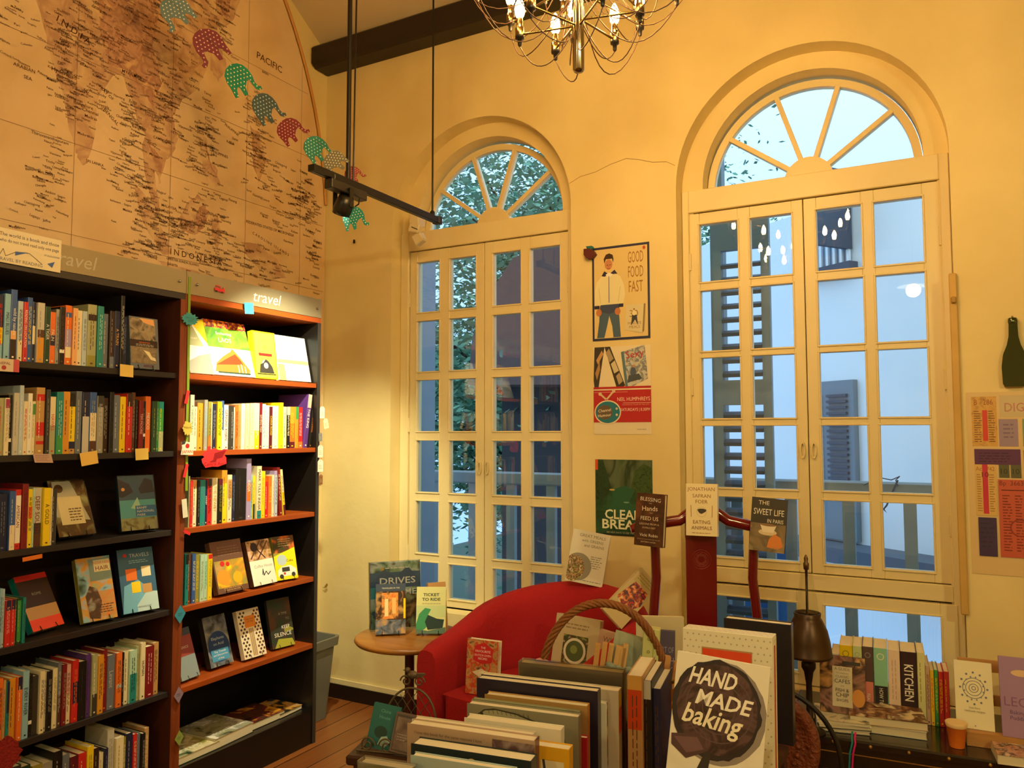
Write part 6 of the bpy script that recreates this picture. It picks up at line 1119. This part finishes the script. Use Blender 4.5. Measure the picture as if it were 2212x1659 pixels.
m = MB(); m.box(-.006,.03,-.014,-.012,-.06,0,GD,T=Matrix.Rotation(-.4,4,'Y')); m.build('tail', bw)
q = dep(1338,1437,2.42); gt = thing('crumpled_tissue', 'grey-green crumpled tissue between booklets and sage book in the basket', 'paper', (q.x,q.y,q.z-.02)); r = random.Random(8); m = MB()
for i in range(9): m.ball((r.uniform(-.03,.03), r.uniform(-.015,.015), r.uniform(-.012,.02)), .018, mat('8a968c',.8), 6, sq=(1.2,.6,.7), T=Matrix.Rotation(r.uniform(-.6,.6),4,'Y'))
m.box(-.01,.01,-.004,.004,-.18,.0,mat('8a968c',.8)); m.build('sheet', gt)
st = thing('low_stool', 'low dark stool under the wicker basket', 'stool', (BC.x,BC.y,0), (0,0,rad(22)))
m = MB(); m.box(-.22,.22,-.14,.14,.375,.3995,DW); m.build('seat', st, bevel=.004)
for x in (-.19,.16):
    for y in (-.12,.09): m = MB(); m.box(x,x+.03,y,y+.03,0,.3745,DW); m.build('leg', st)
# cream board-like book behind the basket
q = dep(1430,1332,2.72); face_book((q.x,q.y-.02,.4625), rad(22), .05, .165, q.z-.4625, .02, [('r',0,0,1,1,'cfc4a0'),('l',[(.55,.52),(.7,.56),(.85,.53),(.98,.56)],.02,'4a4a30'),('p',[(.62,.56),(.7,.6),(.72,.56)],'5a5a38'),('p',[(.75,.54),(.84,.5),(.82,.55)],'5a5a38'),('p',[(.86,.56),(.93,.6),(.94,.56)],'5a5a38')], 'large cream book with an olive twig on the seat of the lacquer chair', 'cfc4a0')

# ------------------------------------------------------------------ wrought iron bird stand with two books
E0 = dep(870,1618,2.35); bz = E0.z; bs = thing('iron_book_stand', 'wrought-iron book stand topped by a small bird', 'book stand', (E0.x,E0.y,bz), (0,0,rad(16))); WI = mat('6a5c4a',.5,.5)
sc = 2.35/1685
m = MB(); A_ = []
for i in range(25):
    a = pi*i/24; A_.append((-.0+.083*cos(a)*1.0+.012, .03+.02*sin(a), .05+.115*sin(a)**.9))
m.tube(A_, .0035, WI, 6)
for i in range(-5,6):
    for sg in (-1,1):
        x0, x1 = .012+.03*i, .012+.03*i+sg*.09
        P_ = []
        for k in range(9):
            t = k/8; x = x0+(x1-x0)*t; z = .055+.12*t
            if abs(x-.012) < .082 and z < .05+.115*max(0,1-((x-.012)/.083)**2)**.45: P_.append((x,.035+.012*t,z))
        if len(P_) > 1: m.tube(P_, .0012, WI, 4)
m.build('arched_back', bs)
m = MB(); 
def scroll(cx, cz, r, turns, sgn, a0, y=-.045): return [(cx+sgn*(r*(1-.75*k/24))*cos(a0+turns*2*pi*k/24), y, cz+(r*(1-.75*k/24))*sin(a0+turns*2*pi*k/24)) for k in range(25)]
for cx,sg in ((-.095,1),(-.035,-1),(.03,1),(.085,-1)): m.tube(scroll(cx,.022,.024,1.4,sg,0), .0026, WI, 6)
m.tube([(-.13,-.045,.004),(.12,-.045,.004)], .003, WI, 6); m.tube([(-.12,-.045,.004),(-.12,.03,.004),(-.071,.03,.05)], .003, WI, 6); m.tube([(.11,-.045,.004),(.11,.03,.004),(.095,.03,.05)], .003, WI, 6); m.tube([(-.12,.03,.004),(.11,.03,.004)], .003, WI, 6); m.build('scrolled_ledge', bs)
m = MB(); m.tube(scroll(-.01,.185,.018,1.3,-1,0,.05), .0026, WI, 6); m.tube(scroll(.034,.185,.018,1.3,1,0,.05), .0026, WI, 6)
m.ball((.012,.05,.205), .014, WI, 12, sq=(1.3,.8,.9)); m.ball((-.004,.05,.218), .009, WI, 10); m.prism([(.022,-.003),(.05,.006),(.048,.012),(.02,.01)], .046, .054, WI, fn=lambda a,b,d: (a+.003,d,b+.20)); m.prism([(-.012,.0),(-.02,.001),(-.012,.004)], .048, .052, WI, fn=lambda a,b,d: (a,d,b+.216)); m.build('bird', bs)
q = dep(818,1606,2.33); face_book((q.x,q.y,bz+.008), rad(16), .22, .085, .125, .014, [('r',0,0,1,1,'1c6a6c'),('c',.45,.38,.24,'123c40',.2),('p',[(.4,.1),(.5,.28),(.7,.32),(.85,.2),(.7,.06)],'a8c8c0'),('t','China',.5,.82,.08,'6ab0ac'),('t','House',.5,.68,.08,'6ab0ac')], 'teal book with a white flower on the iron bird stand', '1c6a6c', roll=rad(8))
q = dep(868,1618,2.30); face_book((q.x,q.y-.005,bz+.008), rad(16), .22, .075, .11, .014, [('r',0,0,1,1,'6a5a58'),('r',.06,.04,.94,.96,'4a4444'),('r',.1,.08,.9,.9,pic(['5a4a48','8a7a70'],20)),('lines',.2,.3,.8,.5,3,'grey')], 'grey-brown book in a silver edge on the iron bird stand', '6a5a58', roll=rad(8))
sb = thing('small_table', 'small dark table under the iron bird stand, lower left of the crate', 'table', (E0.x,E0.y,0), (0,0,rad(16)))
m = MB(); m.box(-.15,.07,-.08,.09,bz-.03,bz-.0005,DW); m.build('tabletop', sb, bevel=.006)
for x in (-.13,.04):
    for y in (-.065,.06): m = MB(); m.box(x,x+.025,y,y+.025,0,bz-.0305,DW); m.build('leg', sb)

# ------------------------------------------------------------------ outside
EXW = mat((.88,.90,.93),.8,var=.03,vscale=1.5); SHT = mat('7a8894',.6); DSH = mat('454f60',.6); GRY = mat('7c858c',.6,var=.1)
A0 = Vector((3.9,2.0,0)); dv = Vector((-.81,.586,0)); nv = Vector((-.586,-.81,0)); rzb = math.atan2(dv.y,dv.x)
Tb = Matrix.Translation(A0) @ Matrix.Rotation(rzb,4,'Z')      # local x runs along the facade away from us
nb = thing('neighbour_building', 'white rendered building across the lane, seen through the right window', 'building', A0, (0,0,rzb))
m = MB(); m.box(-1.2,4.9,-3.0,0,-3.0,3.3,EXW); m.box(-1.2,4.9,.0,.25,-.2,.55,EXW); m.box(-1.2,4.9,0,.32,.55,.66,mat('59606a',.7)); m.build('wall', nb)
def bproj(px, py):         # photo point on the facade -> local (along, height)
    o = A0; d = ray(px,py); n_ = nv; p = CAM+d*((o-CAM).dot(n_)/d.dot(n_)); return ((p-o).dot(dv), p.z)
x0, z1 = bproj(1852,820); x1, z0 = bproj(1740,1045)
m = MB(); m.box(min(x0,x1),max(x0,x1),.002,.05,.68,z1,SHT,T=None)
for i in range(26): m.box(min(x0,x1)+.05,(x0+x1)/2-.03,.05,.075,1.0+.045*i,1.02+.045*i,DSH) if 1.02+.045*i < z1-.08 else None
for i in range(26): m.box((x0+x1)/2+.03,max(x0,x1)-.05,.05,.075,1.0+.045*i,1.02+.045*i,DSH) if 1.02+.045*i < z1-.08 else None
m.build('shuttered_door', nb)
x0, z1 = bproj(1838,455); x1, z0 = bproj(1768,585)
m = MB(); xa, xb = min(x0,x1), max(x0,x1); m.box(xa,xb,.002,.02,z0,z1+.3,mat('9fb4c8',.5))
for i in range(6): m.box(xa+(xb-xa)*i/5-.012,xa+(xb-xa)*i/5+.012,.03,.05,z0,z1+.3,EXW)
m.box(xa-.05,xb+.05,.0,.09,z0-.06,z0,DSH); wn = m.build('window', nb)
m = MB(); m.box(xa-.02,xa+.02,.02,.38,z0+.1,z1+.3,DSH); m.build('open_shutter', wn)
# veranda: rail, balusters, post, louvred shutters
rl = thing('veranda_railing', 'pale timber veranda railing running outside both windows', 'railing', (2.0,1.0,0))
zr_ = at(1000,1028,1,1.0).z; GR2 = mat('8d9498',.6,var=.12)
m = MB(); m.box(-2.2,1.9,-.03,.03,zr_-.045,zr_+.035,GR2); m.build('top_rail', rl, bevel=.01)
m = MB(); m.box(-2.2,1.9,-.02,.02,.12,.18,GR2); m.build('bottom_rail', rl)
bxs = [at(px,1150,1,1.0).x for px in (1655,1850,1944)]; stp = .30
for i in range(13):
    x = bxs[2]+.34-.29*i; m = MB(); m.box(x-2.0-.03,x-2.0+.03,-.018,.018,.181,zr_-.046,GR2); m.build('baluster', rl)
vd = thing('veranda_floor', 'grey veranda floor slab outside the windows', 'floor slab', (2,0.75,0)); m = MB(); m.box(-2.3,2.2,-.44,.5,-.35,.0,mat('6c7278',.8)); m.build('slab', vd)
pp_ = at(925,800,1,.62); m = MB(); m.box(-.10,.06,-.08,.08,0,3.4,mat('8f98a6',.7)); tag(m.build('veranda_pillar', loc=(pp_.x-.06,.62,0)), 'pale grey veranda pillar behind the left column of left window panes', 'pillar')
def shutter(px0, px1, py1, yy, lab):
    a = at(px0,800,1,yy).x; b = at(px1,800,1,yy).x; zt = at((px0+px1)/2,py1,1,yy).z; o = thing('louvred_shutter', lab, 'shutter', (a,yy,.02)); w = b-a
    fw = w*.15; m = MB(); m.box(0,fw,-.02,.02,0,zt,SHT); m.box(w-fw,w,-.02,.02,0,zt,SHT); m.box(fw,w-fw,-.02,.02,zt-.16,zt,SHT); m.box(fw,w-fw,-.02,.02,1.62,1.75,SHT); m.box(fw,w-fw,-.02,.02,0,.12,SHT); m.build('frame', o)
    m = MB(); z = .2; up = False
    while z < zt-.2:
        if z > 1.78 and not up: m.build('lower_louvres', o); m = MB(); up = True
        if not 1.58 < z < 1.78: m.box(fw+.001,w-fw-.001,-.028,.028,-.010,.010,DSH,T=Matrix.Translation((0,0,z)) @ Matrix.Rotation(.35,4,'X'))
        z += .072
    m.build('upper_louvres', o)
shutter(1545,1668,482,.66,'grey louvred shutter standing open behind the right window left panes')
m = MB(); a = at(1522,800,1,.85).x; m.box(-.035,.035,-.04,.04,0,3.1,GRY); tag(m.build('veranda_post', loc=(a+.08,.88,0)), 'slim grey post just left of the open shutter', 'post')
bb_ = thing('blue_panel', 'blue plastic panel leaning behind the railing near the shutter', 'panel', (at(1640,1150,1,1.25).x,1.25,.0)); m = MB(); m.box(-.30,.16,0,.03,-.1,1.02,mat('3a74c0',.5)); m.build('panel', bb_)
wr = thing('rail_hook', 'thin bent wire and hook tied on the railing at the right panes', 'wire', at(1940,1050,1,.95)); m = MB(); m.tube([(0,0,0),(-.01,-.0,.03),(.01,0,.05),(-.03,0,.03),(-.08,0,.04),(-.16,0,.0)], .003, DSH, 5); m.tube([(0,0,.03),(-.04,0,-.06),(-.055,0,-.10),(-.07,0,-.12),(-.055,0,-.14),(-.045,0,-.12)], .005, DSH, 6); m.build('wire', wr)
# dark red-brown eave of the next house beyond the left window
ev = thing('tiled_eave', 'dark brown tiled roof and wall of the next house, right panes of left window', 'building', (0,4.2,0))
def evp(px, py): p = at(px, py, 1, 4.2); return (p.x, p.z)
m = MB(); m.prism([evp(1075,830),evp(1075,3000),evp(1330,3000),evp(1330,820)], .1, .5, mat('2c2624',.8), fn=lambda a,b,d: (a,d,b)); m.build('wall', ev)
m = MB(); m.prism([evp(1050,835),evp(1060,735),evp(1100,640),evp(1145,572),evp(1330,500),evp(1330,835)], -.4, .6, mat('5c4038',.8,bump=.5,bscale=20,var=.2), fn=lambda a,b,d: (a,d,b)); m.build('roof', ev)
gd = MB(); gd.box(-14,12,1.3,30,-3.2,-3.0,mat('3c4a3a',.9)); tag(gd.build('lane_ground'), 'dim ground of the lane below the veranda', 'ground')
# trees
def tree(name, loc, h, r, n, label, sd, group):
    rr = random.Random(sd); o = thing(name, label, 'tree', loc, 0, group); m = MB(); BK = mat('1e1a18',.9); tips = []
    m.tube([(0,0,0),(.1,0,h*.35),(.0,.1,h*.6),(.1,0,h*.85)], [.16,.13,.09,.04], BK, 8)
    for i in range(16):
        a = rr.uniform(0,2*pi); z0 = h*rr.uniform(.3,.8); L = r*rr.uniform(.6,1.1); e = Vector((cos(a)*L, sin(a)*L, z0+L*rr.uniform(.2,.8))); s_ = Vector((.05,0,z0)); md = s_.lerp(e,.5)+Vector((rr.uniform(-.2,.2),rr.uniform(-.2,.2),.15))
        m.tube([s_,md,e], [.06,.035,.012], BK, 5); tips += [md,e]
    m.build('trunk', o)
    m = MB(); LF = mat('6f9a7a',.8,var=.5,vscale=1.5)
    for i in range(n):
        b = rr.choice(tips); d = Vector((rr.gauss(0,1),rr.gauss(0,1),rr.gauss(0,.8)))*r*.24; p = b+d; a = rr.uniform(0,6.28); q = rr.uniform(.045,.085); u = Vector((cos(a),sin(a),rr.uniform(-.6,.6)))*q; v = Vector((-sin(a)*.4,cos(a)*.4,rr.uniform(-.5,.5)))*q
        m.add([p-u,p-v,p+u,p+v], [(0,1,2,3)], LF)
    fo = m.build('foliage', o); fo['kind'] = 'stuff'
tree('street_tree', (-1.9,7.4,-3), 8.0, 2.5, 30000, 'leafy dark tree filling the lower panes of the left window', 3, 'trees beyond the left window')
tree('street_tree', (-4.6,11.5,-3), 11.5, 3.4, 34000, 'taller tree behind, its crown showing in the left fanlight', 5, 'trees beyond the left window')
